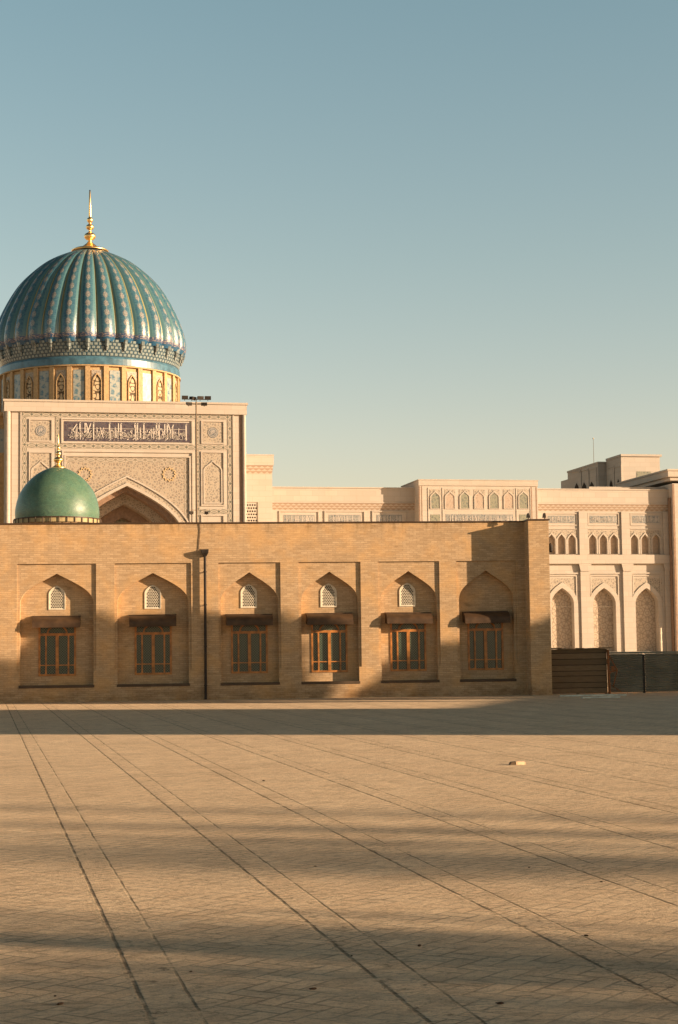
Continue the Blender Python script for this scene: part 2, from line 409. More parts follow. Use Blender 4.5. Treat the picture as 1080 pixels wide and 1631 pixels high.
def m_glass_net(name, base, line, S):
    t = NT(name, .12, .6); o = t.xyz(t.obj())
    a = t.math('ADD', o[0], o[2]); b = t.math('SUBTRACT', o[0], o[2])
    f = lambda z: t.ramp(t.math('ABSOLUTE', t.math('SINE', t.math('MULTIPLY', z, S))), .12, .4, 1, 0)
    k = t.math('MAXIMUM', f(a), f(b))
    n = t.noise(t.obj(), 7, 4)
    c = t.mix(t.math('MULTIPLY', k, .75), t.mix(n, base, tuple(x*1.6 for x in base)), line)
    rr = t.math('MULTIPLY_ADD', k, .4, .15); t.l(rr, t.b.inputs['Roughness'])
    return t.col(c)
def m_foliage(name, c0, c1):
    t = NT(name, .6, .2); return t.col(t.mix(t.noise(t.obj(), 1.5, 3), c0, c1))

M = {}
M['brick'] = m_brickwall(); M['pave'] = m_paving(); M['stone'] = m_stone()
M['coping'] = m_plain('dark_coping_metal', (.06,.035,.02), .5)
M['awning'] = m_plain('brown_painted_sheet', (.07,.040,.021), .55, 0, .35, 2.5, .3, .1)
M['awnin'] = M['awning']
M['wood'] = m_plain('orange_varnished_wood', (.38,.155,.04), .42, 0, .4, 6, .4)
M['glass'] = m_glass_net('netted_green_glass', (.015,.030,.026), (.13,.17,.11), 34)
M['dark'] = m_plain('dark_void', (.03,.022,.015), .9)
M['plaster'] = m_plain('white_plaster', (.62,.56,.45), .8, 0, .12, 8)
M['iron'] = m_plain('blackened_iron', (.028,.022,.018), .6, .2, .3, 5)
M['mast'] = m_plain('painted_steel_mast', (.17,.13,.09), .45, .3)
M['gold'] = m_plain('gilded_metal', (.95,.64,.28), .34, 1.0, .08, 4)
M['roof'] = m_plain('dusty_roof', (.30,.24,.18), .95)
M['sill'] = m_plain('slot_shade_sill', (.09,.062,.04), .8)  # dark colour stands for the shadowed slot at each niche foot
BASE = (.42,.365,.305)
M['orn_grey'] = m_orn('carved_arabesque', (.225,.20,.17), (.12,.125,.125), (.25,.17,.12), 3.0, 4.6, .75, (.43,.37,.29))
M['orn_fine'] = m_orn('fine_arabesque', (.25,.225,.19), (.11,.12,.12), (.22,.165,.125), 3.0, 4.8, .75, (.45,.39,.31))
M['orn_blue'] = m_orn('blue_tile_arabesque', (.15,.17,.19), (.04,.07,.12), (.34,.31,.26), 2.2, 4.2, .9, (.27,.27,.25), .3)
M['orn_teal'] = m_orn('teal_grille_tile', (.15,.165,.145), (.06,.075,.08), (.33,.31,.23), 1.6, 3.4, .85, (.25,.25,.19), .3)
M['navy'] = m_orn('navy_tile_ground', (.05,.046,.07), (.03,.03,.05), (.14,.08,.06), 1.5, 3.5, .7, (.10,.09,.10), .3)
M['letter'] = m_plain('white_glazed_lettering', (.50,.46,.42), .35, 0, .05, 3)
M['chain'] = m_chain('chain_border', BASE, (.13,.135,.11), (.09,.10,.08))
M['girih'] = m_girih('star_lattice', (.42,.35,.275), (.20,.165,.13), 1.5, .6)
M['girih_s'] = m_girih('small_star_lattice', (.46,.37,.24), (.06,.04,.022), 1.0, .95)
M['zig'] = m_zig('honeycomb_frieze', BASE, (.27,.18,.12))
M['rust_stone'] = m_plain('rose_marble', (.23,.155,.11), .5)
M['dome'] = m_dome(); M['muq'] = m_muq(); M['green'] = m_greendome()
M['drumstone'] = m_plain('ochre_stone', (.43,.30,.16), .75)
M['bluering'] = m_plain('blue_glazed_ring', (.05,.125,.18), .35, 0, .3, 1, .6)
M['bluetile'] = m_orn('blue_white_tile', (.09,.18,.24), (.04,.11,.19), (.36,.34,.29), .9, 1.9, .9, (.34,.36,.33), .3)

# ------------------------------------------------------------------ ground
gm = MB(); gm.face([(-1500,-400,0),(1500,-400,0),(1500,2500,0),(-1500,2500,0)])
go = gm.build('plaza_ground', M['pave']); go['kind'] = 'structure'

# ------------------------------------------------------------------ brick building
bb = thing('brick_building', 'long low sandy brick building with six arched niches facing the plaza', 'building', (g0.x, g0.y, 0), WALL_ROT)
H = 6.38
def U(px, py=1000, v=0.0): return FB.uz(px, py, v)[0]
U_L, U_P0, U_P1 = -12.0, U(844, 960, -.8), U(876.5, 960, -.8)
DEP = 15.0
ND, PD = .38, .07                                # niche and panel depth
Z_PT, Z_PB, Z_S, Z_A, Z_SP = 4.95, 1.12, .60, 4.60, 3.62
niches = [(90.3, 126, 117.5), (244, 122, 113.5), (398, 99, 92), (526, 99, 91), (652.3, 98, 90), (776, 95, 87)]
wall = MB(); holes = []
WW, WZ0, WZ1 = 1.34, .93, 2.84                   # windows
sp = []
for i, (cx, pw, nw) in enumerate(niches):
    uc = U(cx); a = (U(cx+pw/2)-U(cx-pw/2))/2; b = (U(cx+nw/2)-U(cx-nw/2))/2
    sp.append((uc, a, b))
    holes.append([(uc-b, Z_S), (uc+b, Z_S), (uc+b, Z_PB), (uc+a, Z_PB), (uc+a, Z_PT), (uc-a, Z_PT), (uc-a, Z_PB), (uc-b, Z_PB)])
    ar = arch_curve(uc, b, Z_SP-.1, Z_A, 14, .27 if i < 2 else .36)
    wall.tess([(uc-a, Z_PB), (uc-a, Z_PT), (uc+a, Z_PT), (uc+a, Z_PB), (uc+b, Z_PB)] + ar + [(uc-b, Z_PB)], [], PD)
    wall.wallstrip([(uc+b, Z_PB), (uc+a, Z_PB), (uc+a, Z_PT), (uc-a, Z_PT), (uc-a, Z_PB), (uc-b, Z_PB)], 0, PD)
    wall.wallstrip([(uc-b, Z_PB), (uc-b, Z_S), (uc+b, Z_S), (uc+b, Z_PB)], 0, ND)
    wall.wallstrip([(uc+b, Z_PB)] + ar + [(uc-b, Z_PB)], PD, ND)
    hl = [[(uc-WW/2, WZ0), (uc+WW/2, WZ0), (uc+WW/2, WZ1), (uc-WW/2, WZ1)]]
    if i < 5: hl.append(arch_poly(uc, .29, 3.32, 3.86, 4.15, 6, .2))
    wall.tess(arch_poly(uc, b, Z_S, Z_SP-.1, Z_A, 14, .27 if i < 2 else .36), hl, ND)
    for h_ in hl: wall.wallstrip(h_, ND, ND+.16, True)
wall.tess([(U_L, 0), (U_P0, 0), (U_P0, H), (U_L, H)], holes, 0)
wall.build('wall', M['brick'], bb)
rest = MB()
for x0, x1, y0, y1 in ((U_L, U_L+.02, 0, DEP), ): rest.box(x0, x1, y0, y1, 0, H)
rest.box(U_P1-.35, U_P1, .3, DEP, 0, H)
rest.box(U_L, U_P1, DEP-.3, DEP, 0, H)
rest.build('rear_wall', M['brick'], bb)
pm = MB(); pm.box(U_P0, U_P1, -.8, .35, 0, H); pm.build('corner_pier', M['brick'], bb)
rf = MB(); rf.box(U_L+.1, U_P1-.4, .7, DEP-.4, 5.4, 5.75); rf.build('roof', M['roof'], bb)
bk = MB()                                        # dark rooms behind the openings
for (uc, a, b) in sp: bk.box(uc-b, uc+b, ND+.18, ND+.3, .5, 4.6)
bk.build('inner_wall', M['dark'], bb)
cp = MB(); cp.box(U_L, U_P0-.04, -.05, .4, H, H+.045); cp.box(U_P0-.04, U_P1+.04, -.84, .4, H, H+.05)
cp.build('coping', M['coping'], bb)
# windows
def make_window():
    o = bpy.data.objects.new('window', None); C.objects.link(o); o.parent = bb
    f = MB(); W, T = WW, WZ1-WZ0
    y0, y1 = -.03, .06
    e = .002
    f.box(-W/2+e, -W/2+.07, y0, y1, 0, T-e); f.box(W/2-.07, W/2-e, y0, y1, 0, T-e)
    f.box(-W/2+.07, W/2-.07, y0, y1, e, .07); f.box(-W/2+.07, W/2-.07, y0, y1, T-.06, T-e)
    zt = T-.42; f.box(-W/2+.07, W/2-.07, y0-.01, y1, zt-.045, zt+.045)
    fo = f.build('window_frame', M['wood'], o)
    g = MB()
    g.box(-.055, .055, y0-.015, y1, .07, zt-.045)
    for s in (-1, 1):
        g.box(s*.40-.028, s*.40+.028, y0, y1, .07, zt-.045)
        x0, x1 = sorted((s*.055, s*.372)); g.box(x0, x1, y0+.005, y1, .37, .405)
        x0, x1 = sorted((s*.428, s*(W/2-.07))); g.box(x0, x1, y0+.005, y1, .37, .405)
    g.build('mullions', M['wood'], o)
    c = MB(); ar = [(.37*math.cos(t*PI/16), zt+.045+.30*math.sin(t*PI/16)) for t in range(17)]
    br = [(.31*math.cos(t*PI/16), zt+.045+.245*math.sin(t*PI/16)) for t in range(17)][::-1]
    c.prism(ar+br, y0, y1); c.build('fanlight_arch', M['wood'], o)
    p = MB(); p.box(-W/2+.03, W/2-.03, .035, .05, .03, T-.03); p.build('glass_pane', M['glass'], o)
    return o
win = make_window()
for i, (uc, a, b) in enumerate(sp):
    o = win if i == 0 else copy_tree(win, bb)
    o.location = (uc, ND, WZ0)
# awnings: curved sheet hoods
def make_awning():
    m = MB(); W = 1.68; P_, Hh = .62, .30
    prof = [(0, Hh)]
    for k in range(9):
        t = k/8*PI/2; prof.append((.10-.0 + (P_-.10)*math.sin(t), Hh*math.cos(t)**.8 if k < 8 else 0.0))
    pr = [(-a, z) for a, z in prof]
    for k in range(len(pr)-1):
        (a0, z0), (a1, z1) = pr[k], pr[k+1]
        m.face([(-W/2, a0, z0), (W/2, a0, z0), (W/2, a1, z1), (-W/2, a1, z1)])
        m.face([(-W/2, a0, z0-.02), (W/2, a0, z0-.02), (W/2, a1, z1-.02), (-W/2, a1, z1-.02)])
    m.box(-W/2, W/2, -P_-.012, -P_, -.10, .01)
    for s in (-1, 1):
        poly = [Vector((s*(W/2+.001), a, z)) for a, z in pr] + [Vector((s*(W/2+.001), -P_, -.10)), Vector((s*(W/2+.001), 0, -.05))]
        for k in range(1, len(poly)-1): m.face([poly[0], poly[k], poly[k+1]])
    m.box(-W/2-.02, W/2+.02, -.12, -.001, Hh+.002, Hh+.035)
    return m.build('awning', M['awning'], bb)
aw = make_awning()
for i, (uc, a, b) in enumerate(sp):
    o = aw if i == 0 else copy_tree(aw, bb)
    o.location = (U(niches[i][0]-.5), ND, 2.76+(0,.012,-.008,.006,-.01,.01)[i]); o.rotation_euler = (R((0,1.2,-1,.6,-1.4,1.8)[i]), R((.3,-.4,.25,-.2,.5,-.6)[i]), 0)
# pierced vents
def make_vent():
    m = MB(); outl = arch_poly(0, .30, 0, .55, .87, 8, .2)
    inner = arch_poly(0, .275, .025, .545, .84, 8, .2)
    def inside(x, z):
        if z < .075 or z > .79: return False
        lim = .225 if z < .54 else .225*math.sqrt(max(0, 1-((z-.54)/.27)**1.7))
        return abs(x) <= lim
    hs = []; r = .0285; dx = .066; dz = .057
    for j in range(14):
        for i in range(-4, 5):
            x = (i+.5*(j % 2))*dx; z = .085+j*dz
            if inside(abs(x)+r*.7, z): hs.append([(x+r*math.cos(k*PI/3+PI/6), z+r*math.sin(k*PI/3+PI/6)) for k in range(6)])
    m.prism(outl, -.0, .03, hs)
    m.prism(outl, -.03, -.001, [inner])
    return m.build('pierced_vent', M['plaster'], bb)
ve = make_vent()
for i in range(5):
    o = ve if i == 0 else copy_tree(ve, bb)
    o.location = (sp[i][0]-.01, ND+.0, 3.31)
for i, (uc, a, b) in enumerate(sp):
    s = MB(); s.box(uc-b-.03, uc+b+.03, -.03, ND, Z_S-.09, Z_S+.0015); s.build('sill', M['sill'], bb)
# downpipe with hopper
dp = MB(); up = U(327)
dp.tube((up, -.13, .02), (up, -.13, 5.2), .05, seg=10)
for z in (.5, 1.9, 3.4, 4.6): dp.tube((up, -.13, z), (up, -.13, z+.05), .062, seg=10); dp.box(up-.01, up+.01, -.1, 0, z, z+.03)
dpo = dp.build('downpipe', M['iron'], bb)
hp = MB()
for z0, z1, a, b in ((5.18, 5.3, .06, .12), (5.3, 5.36, .12, .13)):
    hp.face([(up-a,-.13-a,z0),(up+a,-.13-a,z0),(up+b,-.13-b,z1),(up-b,-.13-b,z1)])
    hp.face([(up+a,-.13-a,z0),(up+a,-.01,z0),(up+b,-.01,z1),(up+b,-.13-b,z1)])
    hp.face([(up-a,-.13-a,z0),(up-a,-.01,z0),(up-b,-.01,z1),(up-b,-.13-b,z1)])
hp.box(up-.13, up+.13, -.26, -.002, 5.36, 5.43)
hp.build('rain_hopper', M['iron'], dpo)
cb = MB(); pts = [(U(318.5), -.02, H-.01), (U(319.5), -.02, 6.1), (U(318), -.02, 5.75), (U(317), -.02, 5.44)]
for a, b in zip(pts, pts[1:]): cb.tube(a, b, .012, seg=6)
cb.tube(pts[-1], (up-.05, -.1, 5.42), .012, seg=6)
cb.build('hanging_cable', M['coping'], bb)
# lamp on the pier's side and two small lamps above the coping
lm = MB(); lm.box(U_P1+.0, U_P1+.03, -.6, -.4, 5.0, 5.6); lm.tube((U_P1+.02, -.5, 5.45), (U_P1+.14, -.5, 5.55), .03)
lm.lathe([(0,.30),(.06,.29),(.09,.2),(.075,.05),(.04,0),(0,0)], 12, (U_P1+.13,-.5,5.22)); lm.build('wall_lamp', M['iron'], bb)
for px in (841.5, 867):
    q = MB(); uu = U(px, 820, -.5); q.tube((uu,-.5,H+.05),(uu,-.5,H+.13),.02)
    q.prism([(uu-.07,H+.12),(uu+.05,H+.12),(uu+.01,H+.30),(uu-.04,H+.28)], -.56, -.44); q.build('roof_lamp', M['iron'], bb)
q = MB(); us_ = FB.uz(809, 983, ND); q.box(us_[0]-.09, us_[0]+.05, ND-.025, ND-.001, us_[1]-.03, us_[1]+.03); q.build('vent_slot', M['iron'], bb)
# small green dome on the roof
gv = 9.0
gu0 = FB.uz(24, 815, gv)[0]; gu1 = FB.uz(158.5, 815, gv)[0]; gz0 = FB.uz(91, 829, gv)[1]; gz1 = FB.uz(91, 744, gv)[1]
gr = (gu1-gu0)/2; gc = ((gu0+gu1)/2, gv, 0); gh = gz1-gz0
gprof = [(gr*.985, 0), (gr, gh*.12), (gr*.985, gh*.25), (gr*.93, gh*.42), (gr*.83, gh*.58), (gr*.68, gh*.73), (gr*.50, gh*.855), (gr*.30, gh*.945), (gr*.14, gh*.985), (0, gh)]
def smoothprof(p, n=5):
    out = []
    for i in range(len(p)-1):
        p0 = p[max(i-1,0)]; p1 = p[i]; p2 = p[i+1]; p3 = p[min(i+2,len(p)-1)]
        for k in range(n):
            t = k/n
            out.append(tuple(max(0, .5*((2*b)+(-a+c)*t+(2*a-5*b+4*c-d)*t*t+(-a+3*b-3*c+d)*t**3)) if j == 0 else .5*((2*b)+(-a+c)*t+(2*a-5*b+4*c-d)*t*t+(-a+3*b-3*c+d)*t**3) for j,(a,b,c,d) in enumerate(zip(p0,p1,p2,p3))))
    out.append(p[-1]); return out
gd = MB(); gd.lathe(smoothprof(gprof), 72); gdo = gd.build('green_dome', M['green'], bb, (gc[0], gc[1], gz0), smooth=True, merge=True)
dr = MB(); dr.lathe([(gr*.96, 5.6-gz0), (gr*.96, -.01)], 48)
dr.build('dome_drum', M['brick'], gdo)
rg = MB(); rg.lathe([(gr*1.0, -.0), (gr*1.03, .0), (gr*1.03, .045), (gr*1.0, .05)], 72)
rg.build('rim_ring', M['coping'], gdo)
rl = MB(); rl.lathe([(gr*1.015, -.17), (gr*1.015, -.005)], 72); rl.build('pale_band', m_plain('dull_brass', (.34,.27,.14), .6), gdo)
rr_ = MB(); rr_.tube((0,0,-.2), (0,0,.02), .02, seg=6); st_ = rr_.build('rim_stud', M['coping'], gdo)
for k in range(34):
    t = 2*PI*k/34; o = st_ if k == 0 else copy_tree(st_, gdo); o.location = (gr*1.035*math.cos(t), gr*1.035*math.sin(t), 0)
vh = MB(); uh, zh = FB.uz(88, 792, gv-gr*.9); vh.tube((uh-gc[0], -gr*.90, zh-gz0), (uh-gc[0], -gr*.70, zh-gz0), .055, seg=12); vh.build('air_hole', M['dark'], gdo)
def finial_prof(Ht, kind):                       # lathe profile, heights as fractions
    if kind == 'big':
        P = [(.29,0),(.30,.012),(.25,.04),(.17,.062),(.13,.075),(.10,.10),(.055,.135),(.03,.17),(.03,.185),(.065,.20),(.09,.23),(.095,.26),(.075,.29),(.035,.315),(.02,.33),(.022,.355),(.05,.37),(.066,.40),(.055,.43),(.025,.45),(.02,.47),(.035,.485),(.05,.515),(.042,.545),(.02,.56),(.022,.58),(.018,.75),(.012,.985),(.0,1.0)]
    else:
        P = [(.34,0),(.35,.015),(.24,.05),(.13,.09),(.08,.12),(.10,.16),(.20,.20),(.225,.24),(.19,.28),(.09,.32),(.07,.35),(.11,.38),(.125,.42),(.10,.46),(.05,.49),(.045,.52),(.075,.55),(.085,.585),(.06,.62),(.035,.64),(.028,.75),(.012,.985),(0,1.0)]
    return [(r*Ht, z*Ht) for r, z in P]
fz = FB.uz(93, 690, gv)[1]-gz1
fm = MB(); fm.lathe([(r*.62, z) for r, z in finial_prof(fz+.05, 'small')], 24)
fm.build('finial', M['gold'], gdo, (0.04, 0, gh-.05), smooth=True, merge=True)

# ------------------------------------------------------------------ fences right of the brick building
def bent(m, pts, v0, v1): m.prism(pts, v0, v1)
M['oldboard'] = m_plain('weathered_brown_boards', (.14,.095,.055), .9, 0, .35, 3, .2, .4)
_t = NT('aged_board', .9, .2); _oi = _t.n('ShaderNodeObjectInfo'); _g = _t.noise(_t.obj(), 1.0, 5, .7, k=(3, 3, 30))
M['oldboard'] = _t.col(_t.mix(_t.ramp(_g, .3, .7, 0, .6), _t.mix(_oi.outputs['Random'], (.14,.10,.06), (.23,.16,.095)), (.10,.07,.042)))
M['zinc'] = m_plain('grey_green_corrugated_sheet', (.20,.19,.15), .75, 0, .18, 1.5, .4)
M['rust'] = m_plain('rusty_steel', (.22,.09,.035), .8, .2, .3, 6)
M['pale'] = m_plain('pale_weathered_paint', (.52,.54,.48), .6, 0, .2, 5)
fu0, fu1 = U_P1+.02, U(967, 1080)
wf = thing('board_fence', 'brown weathered horizontal board fence beside the brick corner pier', 'fence', (FB.o + FB.u*fu0 - FB.v*.05)[:], WALL_ROT)
L = fu1-fu0
hs = [0, .22, .42, .66, .84, 1.06, 1.28, 1.5, 1.66]
for k in range(8):
    b = MB(); y = -.003*random.random()
    b.box(.0, L-.02*random.random(), y, y+.035, hs[k]+.022, hs[k+1]); b.build('board', M['oldboard'], wf)
b = MB(); b.box(.01, L-.03, .036, .05, .02, 1.6); b.build('gap_shade_sheet', M['dark'], wf)  # added dark sheet, makes the gaps between boards read as shaded lines
for x in (0.06, L*.5, L-.04):
    b = MB(); b.box(x-.04, x+.04, .052, .12, 0, 1.66); b.build('post', M['oldboard'], wf)
tp = MB()
prev = 0
while prev < L+.05:
    w_ = random.uniform(.2, .7); z = 1.665+random.uniform(0, .035)
    tp.prism([(prev, z-.03), (prev+w_, z-.03+random.uniform(-.03,.03)), (prev+w_, z+.02+random.uniform(-.02,.02)), (prev, z+.02)], -.06-random.uniform(0,.05), .1); prev += w_*random.uniform(.85, 1.05)
tp.build('ragged_capping', M['oldboard'], wf)
gu = U(969, 1080)
gf = thing('rusty_gate_frame', 'rusty leaning steel brace frame between board fence and metal fence', 'frame', (FB.o + FB.u*gu - FB.v*.12)[:], WALL_ROT)
for nm, a, b, r in (('post', (0,0,0), (-.03,0,1.62), .05), ('brace', (.02,-.02,1.4), (.30,-.05,.86), .022), ('brace', (.30,-.05,.86), (.14,-.03,.28), .022), ('brace', (.02,-.04,.80), (.30,-.05,.86), .022), ('cable_loop', (.1,0,.3), (.45,0,.06), .015)):
    b_ = MB(); b_.tube(a, b, r, seg=8); b_.build(nm, M['rust'], gf)
b_ = MB(); b_.box(.08, .2, -.06, -.03, .86, 1.02); b_.build('bracket', M['rust'], gf)
mfu0 = U(971, 1080)
mf = thing('corrugated_fence', 'grey green corrugated metal fence at the right edge of the plaza', 'fence', (FB.o + FB.u*mfu0 + FB.v*.25)[:], WALL_ROT)
pw_ = U(1028.5, 1080) - mfu0
for k in range(4):
    m = MB(); N = 17
    x0, x1 = k*pw_+.04, (k+1)*pw_-.04
    prof = []
    for j in range(N):
        z = .04+j*1.42/N; prof += [(0, z), (0, z+.03), (-.07, z+.045), (-.07, z+.06)]
    prof.append((0, 1.46))
    for (a0, z0), (a1, z1) in zip(prof, prof[1:]): m.face([(x0,a0,z0),(x1,a0,z0),(x1,a1,z1),(x0,a1,z1)])
    m.build('sheet_panel', M['zinc'], mf)
    q = MB(); q.box((k+1)*pw_-.04, (k+1)*pw_+.04, -.04, .05, 0, 1.44); q.build('post', M['iron'], mf)
q = MB(); q.box(0, 4*pw_, -.03, .03, 1.465, 1.54); q.build('top_rail', M['zinc'], mf)
# lumber and sheets lying on the plaza in front of the gap
def lay(name, label, cat, p, ln, wd, ht, ang, mat, group=None):
    m = MB(); m.box(-ln/2, ln/2, -wd/2, wd/2, 0, ht); m.box(-ln/2+.03, ln/2-.2, -wd/2+.02, wd/2-.03, ht+.001, ht+.012)
    o = m.build(name, mat); o.location = (p.x, p.y, .004); o.rotation_euler = (0, 0, ang); return tag(o, label, cat, group)
lay('plank', 'long pale plank lying flat in front of the board fence', 'plank', ground(945, 1109), 2.4, .10, .05, WALL_ROT+.03, M['pale'])
lay('plank', 'shorter pale plank lying nearest the viewer before the rusty frame', 'plank', ground(957, 1112), 1.4, .16, .04, WALL_ROT+.2, M['pale'])
lay('plank', 'dark short plank end at the left end of the pale planks', 'plank', ground(907, 1109.5), .35, .12, .05, WALL_ROT-.2, M['iron'])
# brick and litter on the plaza
def chunk(name, label, cat, p, s, mat, seed):
    rnd = random.Random(seed); bm = bmesh.new(); bmesh.ops.create_icosphere(bm, subdivisions=2, radius=1)
    for v in bm.verts:
        k = 1+rnd.uniform(-.22,.22); v.co = Vector((v.co.x*s[0]*k, v.co.y*s[1]*k, v.co.z*s[2]*k + s[2]*.8))
    me = bpy.data.meshes.new(name); bm.to_mesh(me); bm.free(); me.materials.append(mat)
    o = bpy.data.objects.new(name, me); C.objects.link(o); o.location = (p.x, p.y, 0); o.rotation_euler = (0,0,seed); return tag(o, label, cat)
M['lb'] = m_plain('loose_brick', (.62,.46,.30), .9, 0, .2, 20); M['leaf'] = m_plain('dry_leaf', (.06,.035,.02), .9)
pb = ground(824, 1218)
t_ = thing('loose_brick', 'loose pale brick lying on the sunlit paving', 'brick', (pb.x, pb.y, 0), -.05)
m = MB(); m.prism([(-.03,0),(.11,0),(.11,.045),(.10,.048),(-.03,.05)], -.05, .05); m.build('pale_half', M['lb'], t_)
m = MB(); m.prism([(-.12,0),(-.0305,0),(-.0305,.048),(-.10,.042)], -.045, .045); m.build('dark_half', m_plain('dark_brown_brick', (.10,.07,.045), .9), t_)  # left end of the brick in a much darker tone
for k, (x, y, s, lb) in enumerate(((498, 1576, .035, 'dark leaf scrap on shaded paving, bottom centre'), (668, 1507, .035, 'dark stone chip lying between two long paving joints'), (934, 1491, .03, 'flat dark leaf in the soft shadow at right'), (796, 1599, .035, 'dark leaf on the shaded herringbone at lower right'),
                          (843, 1382, .025, 'tiny dark chip in the middle of the shadow band'), (958, 1405, .025, 'tiny dark pebble beside the sunlit strip at right'), (420, 1244, .035, 'small reddish crumb on the sunlit paving'), (96, 1600, .04, 'dark stone with soil around it at the lower left'),
                          (88, 1587, .022, 'small crumb beside the dark stone at lower left'), (502, 1380, .022, 'small dark pebble in the shadow band centre'), (304, 1548, .02, 'small brown crumb between the left joint pair'), (560, 1523, .02, 'small pebble on shaded paving below centre'))):
    chunk('dry_leaf' if 'leaf' in lb else 'pebble', lb, 'leaf' if 'leaf' in lb else 'stone', ground(x, y), (s*.55, s*.3, s*.16), M['leaf'], k)

# ------------------------------------------------------------------ large domed complex
mc = thing('domed_complex', 'vast cream stone complex with tiled portal and ribbed turquoise dome behind the brick building', 'building', (30, 235, 0), 0)
OX, OY = 30.0, 235.0
YW, YP, YB1, YB = 235.0, 215.0, 228.0, 232.4
def K(px, py, Y): return BK.uz(px, py, Y)
class BMB(MB):
    def build(s, name, mat, parent=None, loc=None, smooth=False, merge=False):
        ox, oy = (OX, OY) if loc is None else (loc[0], loc[1])
        s.V = [(v[0]-ox, v[1]-oy, v[2]) for v in s.V]
        o = MB.build(s, name, mat, None, None, smooth, merge)
        o.parent = parent if parent is not None else mc
        if loc is not None: o.location = (loc[0]-OX, loc[1]-OY, 0)
        return o
def part_empty(name, parent=None):
    o = bpy.data.objects.new(name, None); C.objects.link(o); o.parent = parent or mc; return o
def rect_px(px0, py0, px1, py1, Y):
    a = K(px0, py0, Y); b = K(px1, py1, Y)
    return a[0], b[1], b[0], a[1]               # u0,z0,u1,z1
def frame_box(m, u0, z0, u1, z1, t, v0, v1):    # raised frame ring
    m.prism([(u0,z0),(u1,z0),(u1,z1),(u0,z1)], v0, v1, [[(u0+t,z0+t),(u1-t,z0+t),(u1-t,z1-t),(u0+t,z1-t)]])

# ---- portal
pl_u0 = K(8, 700, YP)[0]; pl_u1 = K(391, 700, YP)[0]
pz = K(200, 642.5, YP)[1]; pcap = pz-(15.5/2750*YP/math.cos(.2))
uc = K(202.3, 780, YP)[0]; zap = K(202.3, 774, YP)[1]
z830 = K(286, 830, YP)
aw_ = 7.2
zs_ = zap-6.9
op = [(uc-aw_, 0), (uc+aw_, 0)] + arch_curve(uc, aw_, zs_, zap, 20, .236)
P = BMB()
P.tess([(pl_u0, 0), (pl_u1, 0), (pl_u1, pcap), (pl_u0, pcap)], [[(a, max(b, .001)) for a, b in op]], YP)
P.wallstrip(op[1:]+[op[0]], YP, YP+1.2)
P.box(pl_u0, pl_u0+.3, YP+.01, YP+16, 0, pcap-.01); P.box(pl_u1-.3, pl_u1, YP+.01, YP+16, 0, pcap-.01)
portal = P.build('portal', M['stone'])
P = BMB(); P.box(pl_u0-.1, pl_u1+.15, YP-.35, YP+16, pcap, pz); P.box(pl_u0-.25, pl_u1+.3, YP-.5, YP+16.1, pz, pz+.25)
P.build('parapet', M['stone'], portal)
# iwan vault: successive smaller arches stepping back
v0 = YP+1.2
for k, (w_, dz, d) in enumerate(((aw_-.7, -.6, 2.6), (aw_-1.7, -1.9, 2.6), (aw_-2.8, -3.4, 2.6))):
    q = BMB(); big = [(uc-aw_-1, -.0), (uc+aw_+1, -.0), (uc+aw_+1, zap+1), (uc-aw_-1, zap+1)]
    a = arch_curve(uc, w_, zs_+dz*.6, zap+dz, 20, .236); inner = [(uc-w_, .001), (uc+w_, .001)] + a
    q.tess(big, [inner], v0); q.wallstrip(inner[1:]+[inner[0]], v0, v0+d)
    q.build('vault_rib', M['rust_stone'] if k != 1 else M['orn_grey'], portal); v0 += d
q = BMB(); q.quad_uv(uc-aw_, 0, uc+aw_, zap, v0+.01); q.build('iwan_back', M['orn_teal'], portal)
# arch moulding
def arch_band(w_, zs, za, t0, t1, n=20, sl=.236, zb=0.0):
    a = arch_curve(uc, w_+t0, zs, za+t0*1.12, n, sl); b = arch_curve(uc, w_+t1, zs, za+t1*1.12, n, sl)
    return [(uc+w_+t0, zb)] + a + [(uc-w_-t0, zb), (uc-w_-t1, zb)] + b[::-1] + [(uc+w_+t1, zb)]
q = BMB(); q.prism(arch_band(aw_, zs_, zap, .0, .35), YP-.22, YP-.001); q.prism(arch_band(aw_, zs_, zap, .95, 1.15), YP-.18, YP-.001); q.build('arch_moulding', M['stone'], portal)
q = BMB(); q.prism(arch_band(aw_, zs_, zap, .36, .94), YP-.05, YP-.001); q.build('arch_border', M['orn_fine'], portal)
# spandrel field
su0, sz0, su1, sz1 = rect_px(105, 727.5, 301.5, 830, YP); sz0 = zs_-2
fld = arch_band(aw_, zs_, zap, 1.16, 1.17)
q = BMB(); a = [p for p in arch_curve(uc, aw_+1.16, zs_, zap+1.3, 40, .236) if su0+.02 < p[0] < su1-.02]
q.tess([(su0, a[-1][1]-.05)] + a[::-1] + [(su1, a[0][1]-.05), (su1, sz1), (su0, sz1)], [], YP-.03)
q.build('spandrel', M['orn_grey'], portal)
# ornamental bands and frames
def PR(x0, y0, x1, y1): return rect_px(x0, y1, x1, y0, YP)
def norm(r): return (min(r[0],r[2]), min(r[1],r[3]), max(r[0],r[2]), max(r[1],r[3]))
ou0, _, ou1, oz1 = norm(PR(35, 657.5, 369.5, 830)); bw = 7.2/12.4
oz1 = K(200, 658.5, YP)[1]
q = BMB()
q.hband(ou0, ou1, oz1-bw, oz1, YP-.05)
zc = K(200, 707.5, YP)[1]; q.hband(ou0+bw, ou1-bw, zc-bw, zc, YP-.05)
q.vband(ou0, ou0+bw, 2, oz1-bw, YP-.05); q.vband(ou1-bw, ou1, 2, oz1-bw, YP-.05)
iu0 = K(88.5, 700, YP)[0]; iu1 = K(312, 700, YP)[0]
for x in (iu0, iu1): q.vband(x, x+bw*.8, zc, oz1-bw, YP-.05); q.vband(x, x+bw*.8, 2, zc-bw, YP-.05)
zl = K(340, 811, YP)[1]
